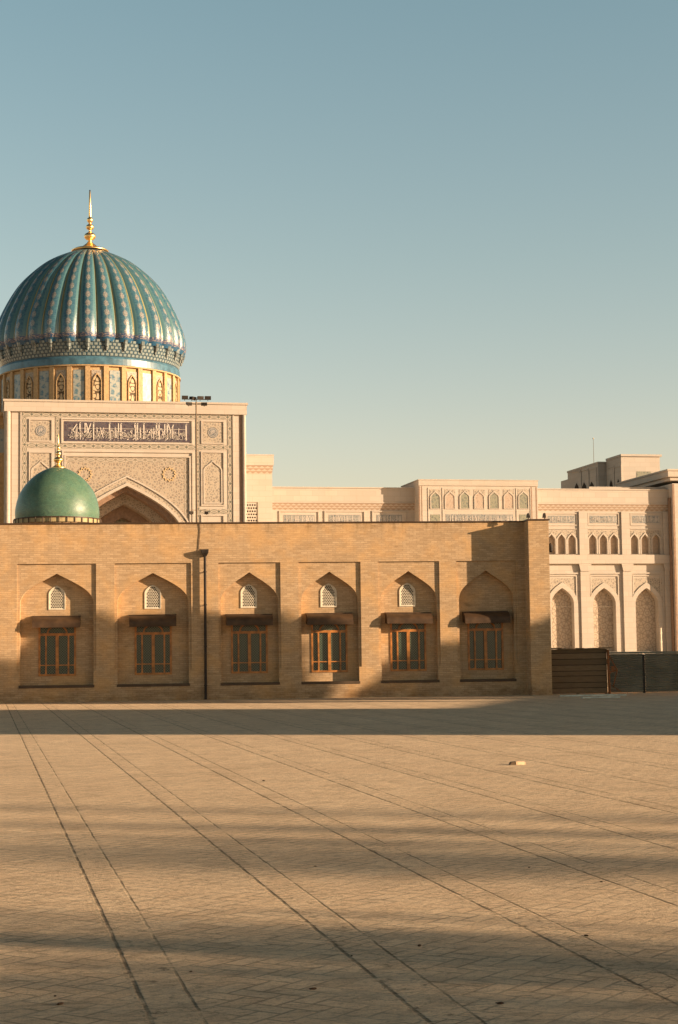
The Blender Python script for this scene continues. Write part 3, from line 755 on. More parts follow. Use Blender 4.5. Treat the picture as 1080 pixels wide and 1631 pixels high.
q.hband(iu1+bw*.8, ou1-bw, zl-bw, zl, YP-.05); q.hband(ou0+bw, iu0, zl-bw, zl, YP-.05)
q.build('chain_border', M['chain'], portal)
q = BMB(); frame_box(q, ou0-.22, 1.5, ou1+.22, oz1+.18, .17, YP-.14, YP-.001); q.build('outer_moulding', M['stone'], portal)
q = BMB(); t = .16
fr = [(97.5, 669, 307, 706), (46, 667.5, 84, 703.5), (320.5, 670.5, 357.5, 707)]
for r in fr:
    r = norm(PR(*r)); frame_box(q, *r, t, YP-.16, YP-.001)
for x0, x1 in ((46, 84), (320.5, 357.5)):
    r = norm(PR(x0, 719.5, x1, 806)); frame_box(q, *r, t, YP-.16, YP-.001)
    r = norm(PR(x0, 820, x1, 900)); frame_box(q, *r, t, YP-.16, YP-.001)
r = norm(PR(98.5, 719.5, 308, 1000)); frame_box(q, r[0], 2, r[2], r[3], t*1.2, YP-.2, YP-.001)
frame_box(q, su0-.22, 2, su1+.22, sz1+.22, .2, YP-.24, YP-.001)
q.build('raised_frames', M['stone'], portal)
q = BMB(); q.hband(su0, su1, sz1-.6, sz1, YP-.05); q.vband(su0, su0+.6, a[-1][1], sz1-.6, YP-.05); q.vband(su1-.6, su1, a[0][1], sz1-.6, YP-.05)
q.build('spandrel_border', m_chain('fine_chain', BASE, (.17,.16,.13), (.20,.17,.13)), portal)

for x0, x1 in ((48.5, 81.2), (323.5, 354.5)):
    r = norm(PR(x0, 722.5, x1, 803)); cxx = (r[0]+r[2])/2; hw = (r[2]-r[0])/2-.05
    q = BMB(); q.prism([(r[0],r[1]),(r[2],r[1]),(r[2],r[3]),(r[0],r[3])], YP-.02, YP-.001)
    q.build('side_panel', M['orn_fine'], portal); q = BMB()
    za = r[3]-.85; o_ = arch_poly(cxx, hw, r[1]+.05, za-1.4, za, 8, .6); i_ = arch_poly(cxx, hw-.16, r[1]+.2, za-1.4, za-.2, 8, .6)
    q.prism(o_, YP-.12, YP-.021, [i_])
    q.build('side_arch_moulding', M['stone'], portal)
# star medallions on the spandrels
for px in (135.5, 269.5):
    cx_, cz_ = K(px, 755.5, YP); s = BMB(); pts = []; pin = []
    for k in range(24):
        r_ = .95 if k % 2 == 0 else .72; pts.append((cx_+r_*math.cos(k*PI/12), cz_+r_*math.sin(k*PI/12))); pin.append((cx_+(r_-.14)*math.cos(k*PI/12), cz_+(r_-.14)*math.sin(k*PI/12)))
    s.prism(pts, YP-.12, YP-.031, [pin]); s.build('star_medallion', m_plain('pale_ochre_tile', (.50,.38,.22), .5), portal)
# calligraphy
def ribbon(m, pts, w_, v):
    for k in range(len(pts)-1):
        a, b = Vector(pts[k]), Vector(pts[k+1]); d = (b-a)
        if d.length < 1e-5: continue
        d.normalize(); n = Vector((-d.y, d.x)); w0 = w_*(.75+.5*abs(d.y)); e = d*w_*.25
        q = [a-e-n*w0/2, b+e-n*w0/2, b+e+n*w0/2, a-e+n*w0/2]
        m.face([(p.x, v, p.y) for p in q])
def arc(cx, cz, rx, rz, t0, t1, n=8): return [(cx+rx*math.cos(R(t0+(t1-t0)*k/n)), cz+rz*math.sin(R(t0+(t1-t0)*k/n))) for k in range(n+1)]
def script(m, u0, z0, u1, z1, v, seed, tall=True):
    rnd = random.Random(seed); Hh = z1-z0; wd = (.050 if tall else .042)*Hh; x = u1-.12*Hh; vv = [v]
    def rb(p, w__): vv[0] -= .0007; ribbon(m, p, w__, vv[0])
    order = ['alif','lam','bowl','waw','alif','lamalif','ha','kaf','ra','alif','sin','bowl','lam','mim','waw','alif','dal','lamalif','ya']
    k = 0
    while x > u0+.3*Hh:
        g = order[(k*7+seed) % len(order)] if k % 3 else ('alif' if tall else 'waw'); k += 1
        b = z0+Hh*rnd.choice((.10,.18,.28)); s = Hh*rnd.uniform(.85, 1.1)
        if g == 'alif': rb([(x, z0+.12*Hh), (x, z0+.93*Hh), (x+.03*Hh, z0+.97*Hh)], wd*1.25); x -= .15*s
        elif g == 'lam': rb([(x, z0+.95*Hh), (x, b+.15*s)]+arc(x-.13*s, b+.12*s, .13*s, .12*s, 0, -170), wd); x -= .30*s
        elif g == 'lamalif': rb([(x, z0+.92*Hh), (x-.25*s, z0+.3*Hh)]+arc(x-.20*s, z0+.24*Hh, .08*s, .08*s, 150, 380), wd); rb([(x-.28*s, z0+.94*Hh), (x-.08*s, z0+.28*Hh)], wd); x -= .34*s
        elif g == 'bowl': rb(arc(x-.15*s, b+.18*s, .16*s, .17*s, 20, -190, 10), wd); rb([(x-.17*s, b+.30*s), (x-.13*s, b+.33*s)], wd*1.2); x -= .36*s
        elif g == 'waw': rb(arc(x-.06*s, b+.30*s, .06*s, .07*s, 0, 360, 8)+arc(x-.13*s, b+.26*s, .13*s, .2*s, 0, -90, 5), wd*.9); x -= .22*s
        elif g == 'ha': rb(arc(x-.09*s, b+.24*s, .09*s, .12*s, 90, 450, 9), wd*.9); rb([(x, b+.13*s), (x-.24*s, b+.13*s)], wd*.9); x -= .26*s
        elif g == 'kaf': rb([(x-.02*s, z0+.88*Hh), (x-.25*s, z0+.55*Hh), (x-.02*s, b+.22*s), (x-.08*s, b+.1*s), (x-.32*s, b+.1*s)], wd); x -= .36*s
        elif g == 'ra': rb([(x, b+.36*s)]+arc(x-.14*s, b+.26*s, .13*s, .2*s, 10, -95, 6), wd); x -= .2*s
        elif g == 'sin':
            for q_ in range(3): rb(arc(x-(.05+.09*q_)*s, b+.26*s, .045*s, .08*s, 0, -180, 4), wd*.8)
            rb(arc(x-.42*s, b+.22*s, .14*s, .16*s, 0, -190, 8), wd*.9); x -= .56*s
        elif g == 'mim': rb(arc(x-.06*s, b+.26*s, .055*s, .06*s, 0, 360, 7)+[(x-.2*s, b+.2*s), (x-.22*s, b+.0*s)], wd*.9); x -= .25*s
        elif g == 'dal': rb([(x-.08*s, b+.42*s), (x, b+.22*s), (x-.16*s, b+.16*s)], wd*.9); x -= .2*s
        elif g == 'ya': rb([(x, b+.35*s), (x-.12*s, b+.38*s), (x-.04*s, b+.2*s)]+arc(x-.18*s, b+.12*s, .15*s, .1*s, 20, -180, 7), wd*.9); x -= .36*s
        if rnd.random() < .8:
            for q_ in range(rnd.choice((1,2))):
                xx = x+rnd.uniform(.02,.2)*s; zz = z0+rnd.choice((.06,.48,.55,.42))*Hh; rb([(xx, zz), (xx+.04*s, zz+.035*s)], wd*.8)
    if tall: rb([(u0+.15*Hh, z0+.66*Hh), (u1-.12*Hh, z0+.66*Hh)], wd*.55)
ir = norm(PR(102, 673.7, 302.3, 702.5))
q = BMB(); q.box(ir[0], ir[2], YP-.04, YP-.001, ir[1], ir[3]); ip = q.build('inscription_panel', M['navy'], portal)
q = BMB(); script(q, ir[0]+.2, ir[1]+.12, ir[2]-.2, ir[3]-.1, YP-.06, 3); script(q, ir[0]+.3, ir[1]+.05, ir[2]-.35, ir[3]-.95, YP-.09, 11, False); script(q, ir[0]+.2, ir[1]+.3, ir[2]-.5, ir[3]-.65, YP-.12, 6, False)
q.build('inscription_lettering', M['letter'], portal)
for x0, x1 in ((48.6, 81), (323.6, 354.3)):
    r = norm(PR(x0, 671.5 if x0 < 100 else 674, x1, 701 if x0 < 100 else 704.5))
    q = BMB(); q.box(r[0], r[2], YP-.03, YP-.001, r[1], r[3]); mp = q.build('square_panel', M['orn_fine'], portal)
    cx_, cz_ = (r[0]+r[2])/2, (r[1]+r[3])/2
    q = BMB(); q.prism([(cx_+.66*math.cos(k*PI/12), cz_+.66*math.sin(k*PI/12)) for k in range(24)], YP-.06, YP-.031); ro = q.build('roundel', m_plain('slate_blue_tile', (.13,.14,.15), .4), portal)
    q = BMB(); vv = YP-.065
    for k, pth in enumerate((arc(cx_, cz_, .54, .54, 0, 360, 16), [(cx_-.1, cz_+.42), (cx_-.1, cz_-.2)], [(cx_+.12, cz_+.4), (cx_+.12, cz_-.1)], arc(cx_, cz_-.1, .32, .26, 10, -190), arc(cx_+.15, cz_+.1, .16, .1, 0, 300), [(cx_-.35, cz_+.2), (cx_+.3, cz_+.25)], arc(cx_-.25, cz_-.02, .1, .12, 90, 400))):
        ribbon(q, pth, .055, vv-.002*k)
    q.build('roundel_lettering', M['letter'], portal)
# engaged corner columns with their grooves
for px0, px1 in ((17.2, 18.8), (381.5, 386)):
    q = BMB(); a = K(px0, 700, YP)[0]; b = K(px1, 700, YP)[0]; q.box(a, b, YP-.012, YP-.002, 0, pcap-.01)
    q.build('column_groove', M['rust_stone'], portal)
for px0, px1 in ((8.5, 16.6), (386, 391.5)):
    a = K(px0, 700, YP)[0]; b = K(px1, 700, YP)[0]
    q = BMB(); q.tube(((a+b)/2, YP-.1, 0), ((a+b)/2, YP-.1, pcap-.02), (b-a)/2, seg=20); q.build('corner_column', M['stone'], portal)

# ---- stair block right of the portal, its twin left of it
def stair_block(x0, x1, right=True):
    u0 = K(x0, 760, YB1)[0]; u1 = K(x1, 760, YB1)[0]; z1 = K(415, 725.5, YB1)[1]; zc1 = K(415, 741.5, YB1)[1]; zc2 = K(415, 755, YB1)[1]; uf = K(x1+2.2, 760, YB1)[0]
    q = BMB()
    if right:
        ga, gz_, gb, gt = norm(rect_px(393.5, 1000, 411, 800, YB1)); gz_ = gt-5.2
        gb2 = gb
        hole = [(ga-.3, gz_), (gb2, gz_), (gb2, gt), (ga-.3, gt)]
        q.tess([(u0,0),(u1,0),(u1,zc2),(u0,zc2)], [hole], YB1); q.wallstrip(hole, YB1, YB1+.35, True)
    else: q.tess([(u0,0),(u1,0),(u1,zc2),(u0,zc2)], [], YB1)
    q.box(u0, u1, YB1+.5, YB1+30, 0, zc2); q.box(u0, uf, YB1-.28, YB1+30, zc1+.01, z1); q.box(u0, uf+.05, YB1-.34, YB1+30, z1, z1+.12)
    q.build('stair_block', M['stone'])
    q = BMB(); q.face([(u0,YB1-.001,zc2),(u1,YB1-.001,zc2),(uf-.08,YB1-.24,zc1),(u0,YB1-.24,zc1)], [(0,0),((u1-u0),0),((u1-u0),1),(0,1)])
    q.face([(u1,YB1-.001,zc2),(u1,YB1+30,zc2),(uf-.08,YB1+30,zc1),(uf-.08,YB1-.24,zc1)], [(0,0),(30,0),(30,1),(0,1)])
    q.build('honeycomb_frieze', M['zig'])
    if right:
        q = BMB(); hs_ = []
        nx, nz = 5, 9; du = (gb2-ga)/nx; dz = 5.0/12
        for j in range(12):
            for i in range(-1, nx):
                c_ = (ga+du*(i+.5+.25*(1 if j % 2 else -1)), gz_+.25+dz*j)
                if c_[0]-.14 > ga-.28 and c_[0]+.14 < gb2-.03: hs_.append([(c_[0]+.125*math.cos(k*PI/4), c_[1]+.125*math.sin(k*PI/4)) for k in range(8)])
        q.prism(hole, YB1+.12, YB1+.2, hs_); q.build('pierced_screen', M['stone'])
        q = BMB(); q.box(ga-.3, gb2, YB1+.36, YB1+.45, gz_, gt); q.build('dark_opening', M['dark'])
stair_block(380, 433.5)
# block left of the portal, in its shade
q = BMB(); a0 = K(-120, 760, 226)[0]; a1 = K(12, 760, 226)[0]
zt_ = K(0, 721, 226)[1]; ztt = K(0, 683, 226)[1]; ztc = K(0, 663, 226)[1]
q.box(a0, a1, 226, 250, 0, zt_); q.box(a0, a1, 226.3, 250, ztt, ztc); q.box(a0, a1, 225.6, 250, ztc, ztc+.5); q.build('side_block', M['drumstone'])
q = BMB(); q.box(a0, a1, 226.1, 250, zt_+.002, ztt-.002); q.build('tiled_frieze', M['bluetile'])

# ---- long wing
zw = K(550, 778, YW)[1]; wu0 = K(300, 800, YW)[0]; wu1 = K(1085, 800, YW)[0]
zf1 = K(550, 800, YW)[1]; zf0 = zf1-1.15
W_ = BMB(); whol = []
bays = [(895, 'a'), (961.5, 'b'), (1029, 'c')]
def arch_hole(pc, phw, ptop, pspr, zb, n=8, sl=.5):
    u_, za = K(pc, ptop, YW); zs = K(pc, pspr, YW)[1]; hw = (K(pc+phw, ptop, YW)[0]-K(pc-phw, ptop, YW)[0])/2
    return u_, hw, zb, zs, za
zsm0 = K(960, 883, YW)[1]
small = [(878, 1), (894, 1), (910.5, 1), (943.5, 1), (960.5, 1), (977.5, 1), (1010, 1), (1027, 1), (1044.5, 1)]
for px, _ in small:
    u_, hw, zb, zs, za = arch_hole(px, 6.0, 851, 861, zsm0); whol.append((arch_poly(u_, hw, zb, zs, za, 6, .6), .45, 's', u_, hw, zb, za))
for px, _ in bays:
    u_, hw, zb, zs, za = arch_hole(px, 18.0, 936.5, 962, .9); whol.append((arch_poly(u_, hw, zb, zs, za, 10, .3), 1.0, 'b', u_, hw, zb, za))
W_.tess([(wu0,0),(wu1,0),(wu1,zf0),(wu0,zf0)], [h[0] for h in whol], YW)
for h in whol: W_.wallstrip(h[0], YW, YW+h[1], True)
W_.box(wu0, wu1, YW+1.6, YW+25, 0, zw-.3)
W_.box(wu0, wu1, YW-.25, YW+1.5, zf1+.01, zw); W_.box(wu0, wu1, YW-.38, YW+1.5, zw+.002, zw+.16); W_.box(wu0, wu1, YW-.31, YW+1.5, zf1-.14, zf1)
W_.build('wing_wall', M['stone'])
q = BMB(); q.face([(wu0,YW-.001,zf0),(wu1,YW-.001,zf0),(wu1,YW-.26,zf1-.15),(wu0,YW-.26,zf1-.15)], [(0,0),((wu1-wu0),0),((wu1-wu0),1),(0,1)]); q.build('honeycomb_frieze', M['zig'])
for h in whol:
    q = BMB(); hw = h[4]; q.box(h[3]-hw-.1, h[3]+hw+.1, YW+h[1], YW+h[1]+.05, h[5]-.1, h[6]+.1)
    q.build('arched_window' if h[2] == 's' else 'lattice_screen', M['rust_glass'] if h[2] == 's' and 'rust_glass' in M else (M['girih'] if h[2] == 'b' else M.setdefault('rust_glass', m_plain('rosy_window_screen', (.36,.27,.195), .5))))
# bay dressings
pil = BMB(); trim = BMB(); orn = BMB(); arm = BMB()
zl1 = K(960, 884, YW)[1]; zl0 = K(960, 898, YW)[1]
za1 = K(960, 822, YW)[1]
for px0, px1 in ((857, 869.5), (922, 936.5), (989.5, 1003.5), (1056, 1068)):
    a = K(px0, 850, YW)[0]; b = K(px1, 850, YW)[0]
    pil.box(a, b, YW-.35, YW-.002, 0, zl0-1.1); pil.box(a-.02, b-.1, YW-.28, YW-.002, zl1, zf0-.02)
    ca = BMB(); zc0 = zl0-1.1
    pil.prism([(a-.0,zc0),(b+.0,zc0),(b+.25,zl0-.02),(a-.25,zl0-.02)], YW-.5, YW-.36)
pil.build('pilaster', M['stone'])
a = K(857, 890, YW)[0]; b = wu1
trim.box(a, b, YW-.55, YW-.002, zl0, zl1)
trim.box(a, b, YW-.45, YW-.003, .0, .9)
zz = K(960, 912, YW)[1]
for pc in (895, 961.5, 1029):
    u0_ = K(pc-24, 900, YW)[0]; u1_ = K(pc+24.5, 900, YW)[0]
    trim.box(u0_, u1_, YW-.2, YW-.004, zz-.2, zz)
    zfr = K(pc, 919, YW)[1]
    frame_box(trim, u0_+.15, .95, u1_-.15, zfr+.25, .16, YW-.16, YW-.005)
    # inscription cartouche frame
    c0 = norm(rect_px(pc-22, 834.5, pc+21, 820, YW)); frame_box(trim, c0[0]-.3, c0[1]-.25, c0[2]+.3, c0[3]+.25, .14, YW-.12, YW-.005)
    zz2 = K(pc, 842, YW)[1]; trim.box(u0_, u1_, YW-.16, YW-.004, zz2-.12, zz2)
trim.build('mouldings', M['stone'])
for pc in (895, 961.5, 1029):
    c0 = norm(rect_px(pc-22, 833, pc+21, 821.5, YW))
    q = BMB(); q.box(c0[0], c0[2], YW-.03, YW-.002, c0[1], c0[3]); q.build('inscription_cartouche', M['orn_blue'])
    q = BMB(); script(q, c0[0]+.08, c0[1]+.08, c0[2]-.05, c0[3]-.08, YW-.035, int(pc) % 17, True); q.build('cartouche_lettering', M['letter'])
    # patterned field around the three small arches
    hs_ = [h for h in whol if h[2] == 's' and abs(h[3]-K(pc, 860, YW)[0]) < 2.6]
    f0 = norm(rect_px(pc-24, 883, pc+24, 845, YW))
    q = BMB(); q.prism([(f0[0],zsm0+.02),(f0[2],zsm0+.02),(f0[2],f0[3]),(f0[0],f0[3])], YW-.045, YW-.002, [[(min(max(p[0], f0[0]+.02), f0[2]-.02), max(p[1], zsm0+.05)) for p in h[0]] for h in hs_]); q.build('patterned_field', M['orn_fine'])
    for h in hs_:
        q = BMB(); o_ = arch_poly(h[3], h[4]+.2, h[5]+.05, K(pc, 861, YW)[1], h[6]+.27, 6, .6); i_ = arch_poly(h[3], h[4]+.001, h[5]+.06, K(pc, 861, YW)[1], h[6]+.001, 6, .6)
        q.prism(o_, YW-.14, YW-.046, [i_]); q.build('arch_surround', M['stone'])
    big = [h for h in whol if h[2] == 'b' and abs(h[3]-K(pc, 930, YW)[0]) < 1.2][0]
    zs = K(pc, 962, YW)[1]; u0_ = big[3]-big[4]-.75; u1_ = big[3]+big[4]+.75; zfr = K(pc, 921, YW)[1]
    q = BMB(); o_ = arch_poly(big[3], big[4]+.62, .95, zs, big[6]+.80, 10, .3); q.prism([(u0_+.02,zs-.4),(u1_-.02,zs-.4),(u1_-.02,zfr),(u0_+.02,zfr)], YW-.04, YW-.002, [[(min(max(p[0],u0_+.04),u1_-.04), max(p[1], zs-.38)) for p in o_]]); q.build('spandrel', M['orn_fine'])
    i_ = arch_poly(big[3], big[4]+.002, .96, zs, big[6]+.002, 10, .3); q = BMB(); q.prism(o_, YW-.2, YW-.003, [i_]); q.build('arch_surround', M['stone'])
# shallow cartouches on the stretch between portal and block
for x0, x1 in ((452, 501), (524, 574), (600, 640)):
    c0 = norm(rect_px(x0, 835, x1, 820, YW)); c0 = (c0[0], c0[3]-1.3, c0[2], c0[3])
    q = BMB(); q.box(c0[0], c0[2], YW-.03, YW-.002, c0[1], c0[3]); q.build('inscription_cartouche', M['orn_blue'])
    q = BMB(); script(q, c0[0]+.08, c0[1]+.1, c0[2]-.05, c0[3]-.1, YW-.035, x0 % 13, True); q.build('cartouche_lettering', M['letter'])
    q = BMB(); frame_box(q, c0[0]-.65, c0[1]-3, c0[2]+.65, c0[3]+.55, .15, YW-.15, YW-.002); q.build('mouldings', M['stone'])
# parapet upstand right
q = BMB(); a = K(937, 775, YW+1)[0]; q.box(a, wu1, YW+.6, YW+1.45, zw+.17, K(1000, 775.5, YW+.6)[1]); q.build('parapet', M['stone'])

# ---- projecting block with seven tiled niches
bu0 = K(667, 790, YB)[0]; bu1 = K(856.5, 790, YB)[0]; bz = K(760, 765.5, YB)[1]; bc = bz-.75
B = BMB(); B.box(bu0, bu1, YB, YB+10, 0, bc); B.box(bu0-.03, bu1+.03, YB-.15, YB+10, bc+.003, bz); B.box(bu0-.1, bu1+.1, YB-.22, YB+10.1, bz+.003, bz+.12)
blk = B.build('projecting_block', M['stone'])
q = BMB()
for px0, px1 in ((665.8, 669), (671, 672.4), (845.6, 847.2), (853.2, 855)):
    a = K(px0, 790, YB)[0]; b = K(px1, 790, YB)[0]; q.box(max(a, bu0+.01), b, YB-.015, YB-.002, 0, bc-.1)
q.build('dark_groove', M['rust_stone'], blk)
for k in range(7):
    pc = 693.3+k*23.4
    r = norm(rect_px(pc-8.3, 811, pc+8.3, 779.5, YB)); cx_ = (r[0]+r[2])/2; hw = (r[2]-r[0])/2
    q = BMB(); q.prism([(r[0],r[1]),(r[2],r[1]),(r[2],r[3]),(r[0],r[3])], YB-.03, YB-.002); nn = q.build('niche_panel', M['orn_fine'], blk)
    o_ = arch_poly(cx_, hw-.02, r[1]+.03, r[3]-1.15, r[3]-.18, 8, .6); i_ = arch_poly(cx_, hw-.16, r[1]+.1, r[3]-1.15, r[3]-.40, 8, .6)
    q = BMB(); q.prism(o_, YB-.11, YB-.031, [i_]); q.build('niche_arch', M['stone'], blk)
    q = BMB(); q.prism(i_, YB-.045, YB-.032); q.build('niche_tile', M['orn_teal'] if k % 2 == 0 else m_orn('rose_tracery', (.38,.31,.25), (.16,.15,.13), (.26,.17,.13), 1.6, 3.4, .9), blk)
for x0, x1, mt in ((686, 701, 'orn_teal'), (827.5, 842, 'orn_teal')):
    c0 = norm(rect_px(x0, 835, x1, 819.5, YB)); q = BMB(); q.box(c0[0], c0[2], YB-.03, YB-.002, c0[1], c0[3]); q.build('tile_square', M[mt], blk)
c0 = norm(rect_px(710.5, 835, 817, 819.5, YB)); q = BMB(); q.box(c0[0], c0[2], YB-.03, YB-.002, c0[1], c0[3]); q.build('inscription_panel', M['orn_blue'], blk)
q = BMB(); script(q, c0[0]+.1, c0[3]-1.3, c0[2]-.1, c0[3]-.12, YB-.035, 5, True); q.build('inscription_lettering', M['letter'], blk)
q = BMB()
for px in (682, 705, 822.5, 845):
    a = K(px, 800, YB)[0]; q.box(a-.05, a+.05, YB-.07, YB-.002, 8, bc-.3)
q.build('mouldings', M['stone'], blk)

# ---- corner tower at the right edge
YT = YW-1.75
tu0 = K(1073, 850, YT)[0]; tu1 = tu0+22; tz = K(1073, 748, YT)[1]
T = BMB(); T.box(tu0, tu1, YT, YW+18, 0, tz-2.0); T.box(tu0-.9, tu1, YT-.75, YW+18, tz-1.1, tz-.25); T.box(tu0-1.05, tu1, YT-.9, YW+18.1, tz-.247, tz)
T.box(tu0-.45, tu1, YT-.35, YW+18, tz-1.6, tz-1.102); tw = T.build('corner_tower', M['stone'])
q = BMB(); q.box(tu0-.2, tu0-.002, YW-1.2, YW-.4, 1, tz-4); q.box(tu0-.05, tu0+.25, YT-.1, YT-.002, .0, tz-2.1); q.build('marble_strip', M['rust_stone'], tw)
q = BMB(); q.box(tu0-.455, tu0-.452+.0, YW+1.5, YW+5, tz-3.4, tz-2.2); q.box(tu0-.02, tu0-.003, YW+2, YW+4.2, tz-3.3, tz-2.3); q.build('slot_window', M['dark'], tw)

# ---- roof pavilion further back
YR = 262.0
ru0 = K(990, 760, YR)[0]; ru1 = K(1051.5, 760, YR)[0]; rz = K(1000, 727, YR)[1]
def depth_at(px, u):                             # depth where a line parallel to Y through u meets pixel column px
    lo, hi = 200., 600.
    for _ in range(60):
        m_ = (lo+hi)/2
        if K(px, 750, m_)[0] > u: hi = m_
        else: lo = m_
    return lo
yb = depth_at(966, ru0)
q = BMB(); q.box(ru0, ru1, YR, yb, 0, rz-.01); q.box(ru0-.1, ru1+.3, YR-.25, yb, rz, rz+.35)
rp = q.build('roof_pavilion', M['stone'])
ru2 = K(954, 760, yb)[0]; yb2 = depth_at(904, ru2); yb3 = depth_at(893, ru2)
q = BMB(); q.box(ru2, ru0+6, yb+.3, yb2, 0, rz-.4); q.box(ru2, ru0+6, yb2+.01, yb3, 0, rz-1.5); q.box(ru2-.1, ru0+6, yb+.1, yb2+.1, rz-.4, rz-.1)
q.build('rear_range', M['stone'], rp)
q = BMB(); q.box(ru1-.7, ru1+.05, YR-.002-.2, YR+1, rz-4.6, rz-2.6); q.build('chimney', M['rust_stone'], rp)
c0 = norm(rect_px(1015, 800, 1037, 751, YR)); q = BMB(); q.quad_uv(*[c0[0], c0[1], c0[2], c0[3]], YR-.03); q.build('tracery_panel', M['orn_teal'], rp)
for px, u_, ymid in ((984.5, ru0, 0), (973, ru0, 0), (942, ru2, 0), (930, ru2, 0), (918, ru2, 0)):
    y_ = depth_at(px, u_); za = K(px, 762.5+(984-px)*.10, y_)[1]
    q = BMB(); hw = .85 if u_ == ru0 else 1.3
    pts = [(y_-hw, za-5), (y_+hw, za-5)] + [(y_+a*hw/1.0, b) for a, b in [(1, za-1.5), (.75, za-.7), (0, za), (-.75, za-.7), (-1, za-1.5)]]
    ps = [Vector((u_-.03, a, b)) for a, b in pts]; q.face(ps); q.build('arched_window', M['dark'], rp)
    q = BMB(); q.box(u_-.12, u_-.02, y_-hw*2, y_-hw*1.7, za-5, za+2.1); q.box(u_-.12, u_-.02, y_-hw*1.7, y_+hw*1.9, za+1.9, za+2.1); q.build('window_moulding', M['stone'], rp)
pr = BMB(); a = K(946, 740, YR+20)[0]; pr.tube((a, YR+20, rz-2), (a, YR+20, K(946, 698, YR+20)[1]), .05, .03, 6); pr.tube((a, YR+20, K(946, 699.5, YR+20)[1]), (a, YR+20, K(946, 697.5, YR+20)[1]), .12, seg=8); pr.build('flagpole', M['mast'], rp)

# ---- great ribbed dome
YD = 288.0
du, _ = K(143.5, 560, YD)
def DZ(py): return K(143.5, py, YD)[1]
Rm = (K(294, 560, YD)[0]-K(-7, 560, YD)[0])/2
dome_root = part_empty('dome'); dome_root.location = (du-OX, YD-OY, 0)
NR = 32
def px2r(p): return Rm*p/150.5
prof = [(px2r(a), DZ(b)) for a, b in ((144.5,569),(148.3,556),(146,536),(140,517),(131.5,498),(121,478.5),(108,459),(90,440),(66,421),(40,408),(23,401.5),(15,399))]
sp_ = smoothprof(prof, 4)
zt0, zt1 = sp_[0][1], sp_[-1][1]
acc = [0]
for a, b in zip(sp_, sp_[1:]): acc.append(acc[-1]+math.hypot(a[0]-b[0], a[1]-b[1]))
SEG = 12
dm = MB()
rot0 = R(-90)+PI/NR*.15
def dpt(i, k):
    r, z = sp_[i]; ph = (k % SEG)/SEG; th = rot0+2*PI*(k/SEG)/NR
    amp = r*PI/NR*.62; b = math.sin(PI*ph)**.75 if 0 < ph < 1 else 0
    rr = r-amp*.35+amp*b
    return (rr*math.cos(th), rr*math.sin(th), z)
for k in range(NR*SEG):
    for i in range(len(sp_)-1):
        dm.face([dpt(i,k), dpt(i,k+1), dpt(i+1,k+1), dpt(i+1,k)], [(k/SEG, acc[i]/acc[-1]), ((k+1)/SEG-1e-4, acc[i]/acc[-1]), ((k+1)/SEG-1e-4, acc[i+1]/acc[-1]), (k/SEG+1e-4, acc[i+1]/acc[-1])])
dm.build('ribbed_shell', M['dome'], dome_root, smooth=True, merge=True)
zb0, zb1 = DZ(591), DZ(566)
mq = MB(); rows = 5
for j in range(rows):
    r0 = px2r(141.5+j*1.1); r1 = px2r(142.6+j*1.1+.6); za, zb_ = zb0+(zb1-zb0)*j/rows, zb0+(zb1-zb0)*(j+1)/rows
    for k in range(160):
        t0, t1 = 2*PI*k/160, 2*PI*(k+1)/160; P4 = [(r0,t0,za),(r0,t1,za),(r1,t1,zb_),(r1,t0,zb_)]
        mq.face([(r*math.cos(t), r*math.sin(t), z) for r,t,z in P4], [(k/160*NR, j),((k+1)/160*NR, j),((k+1)/160*NR, j+1),(k/160*NR, j+1)])
mq.build('corbel_band', M['muq'], dome_root)
kn = MB()
for k in range(NR):
    th = rot0+2*PI*(k+.5)/NR
    for z0_, z1_, r_, rad in ((zb1+.1, zb1+.85, px2r(147.0), .74), (zb1-.6, zb1+.05, px2r(147.4), .54), (zb1-1.2, zb1-.65, px2r(146.6), .38), (zb1-1.7, zb1-1.25, px2r(145.4), .24)):
        kn.tube((r_*math.cos(th), r_*math.sin(th), z0_), (r_*math.cos(th), r_*math.sin(th), z1_), rad*.7, rad, 8)
kn.build('rib_brackets', m_plain('grey_glazed_bracket', (.13,.17,.18), .28, 0, .6, 1.2, .6), dome_root)
rb_ = MB(); zr0, zr1 = DZ(604), DZ(591)
rb_.lathe([(px2r(141), zr0), (px2r(144), zr0+.05), (px2r(143.5), zr1-.3), (px2r(142), zr1)], 128); rb_.build('blue_ring', M['bluering'], dome_root, smooth=False)
zd0 = DZ(668); rd = px2r(140)
db = MB(); db.lathe([(rd, 15), (rd, zd0), (rd, zr0-.25), (rd+.5, zr0-.2), (rd+.5, zr0)], 128)
for k in range(NR):
    th = 2*PI*(k+.5)/NR+rot0
    def pp(r, t, z): return (r*math.cos(t), r*math.sin(t), z)
    hwid = .24/rd*1.6; r1 = rd+.38
    for (ta, ra), (tb, rb2) in (((-hwid, rd), (-hwid, r1)), ((-hwid, r1), (hwid, r1)), ((hwid, r1), (hwid, rd))):
        db.face([pp(ra, th+ta, zd0), pp(rb2, th+tb, zd0), pp(rb2, th+tb, zr0-.2), pp(ra, th+ta, zr0-.2)])
drum = db.build('drum', M['drumstone'], dome_root)
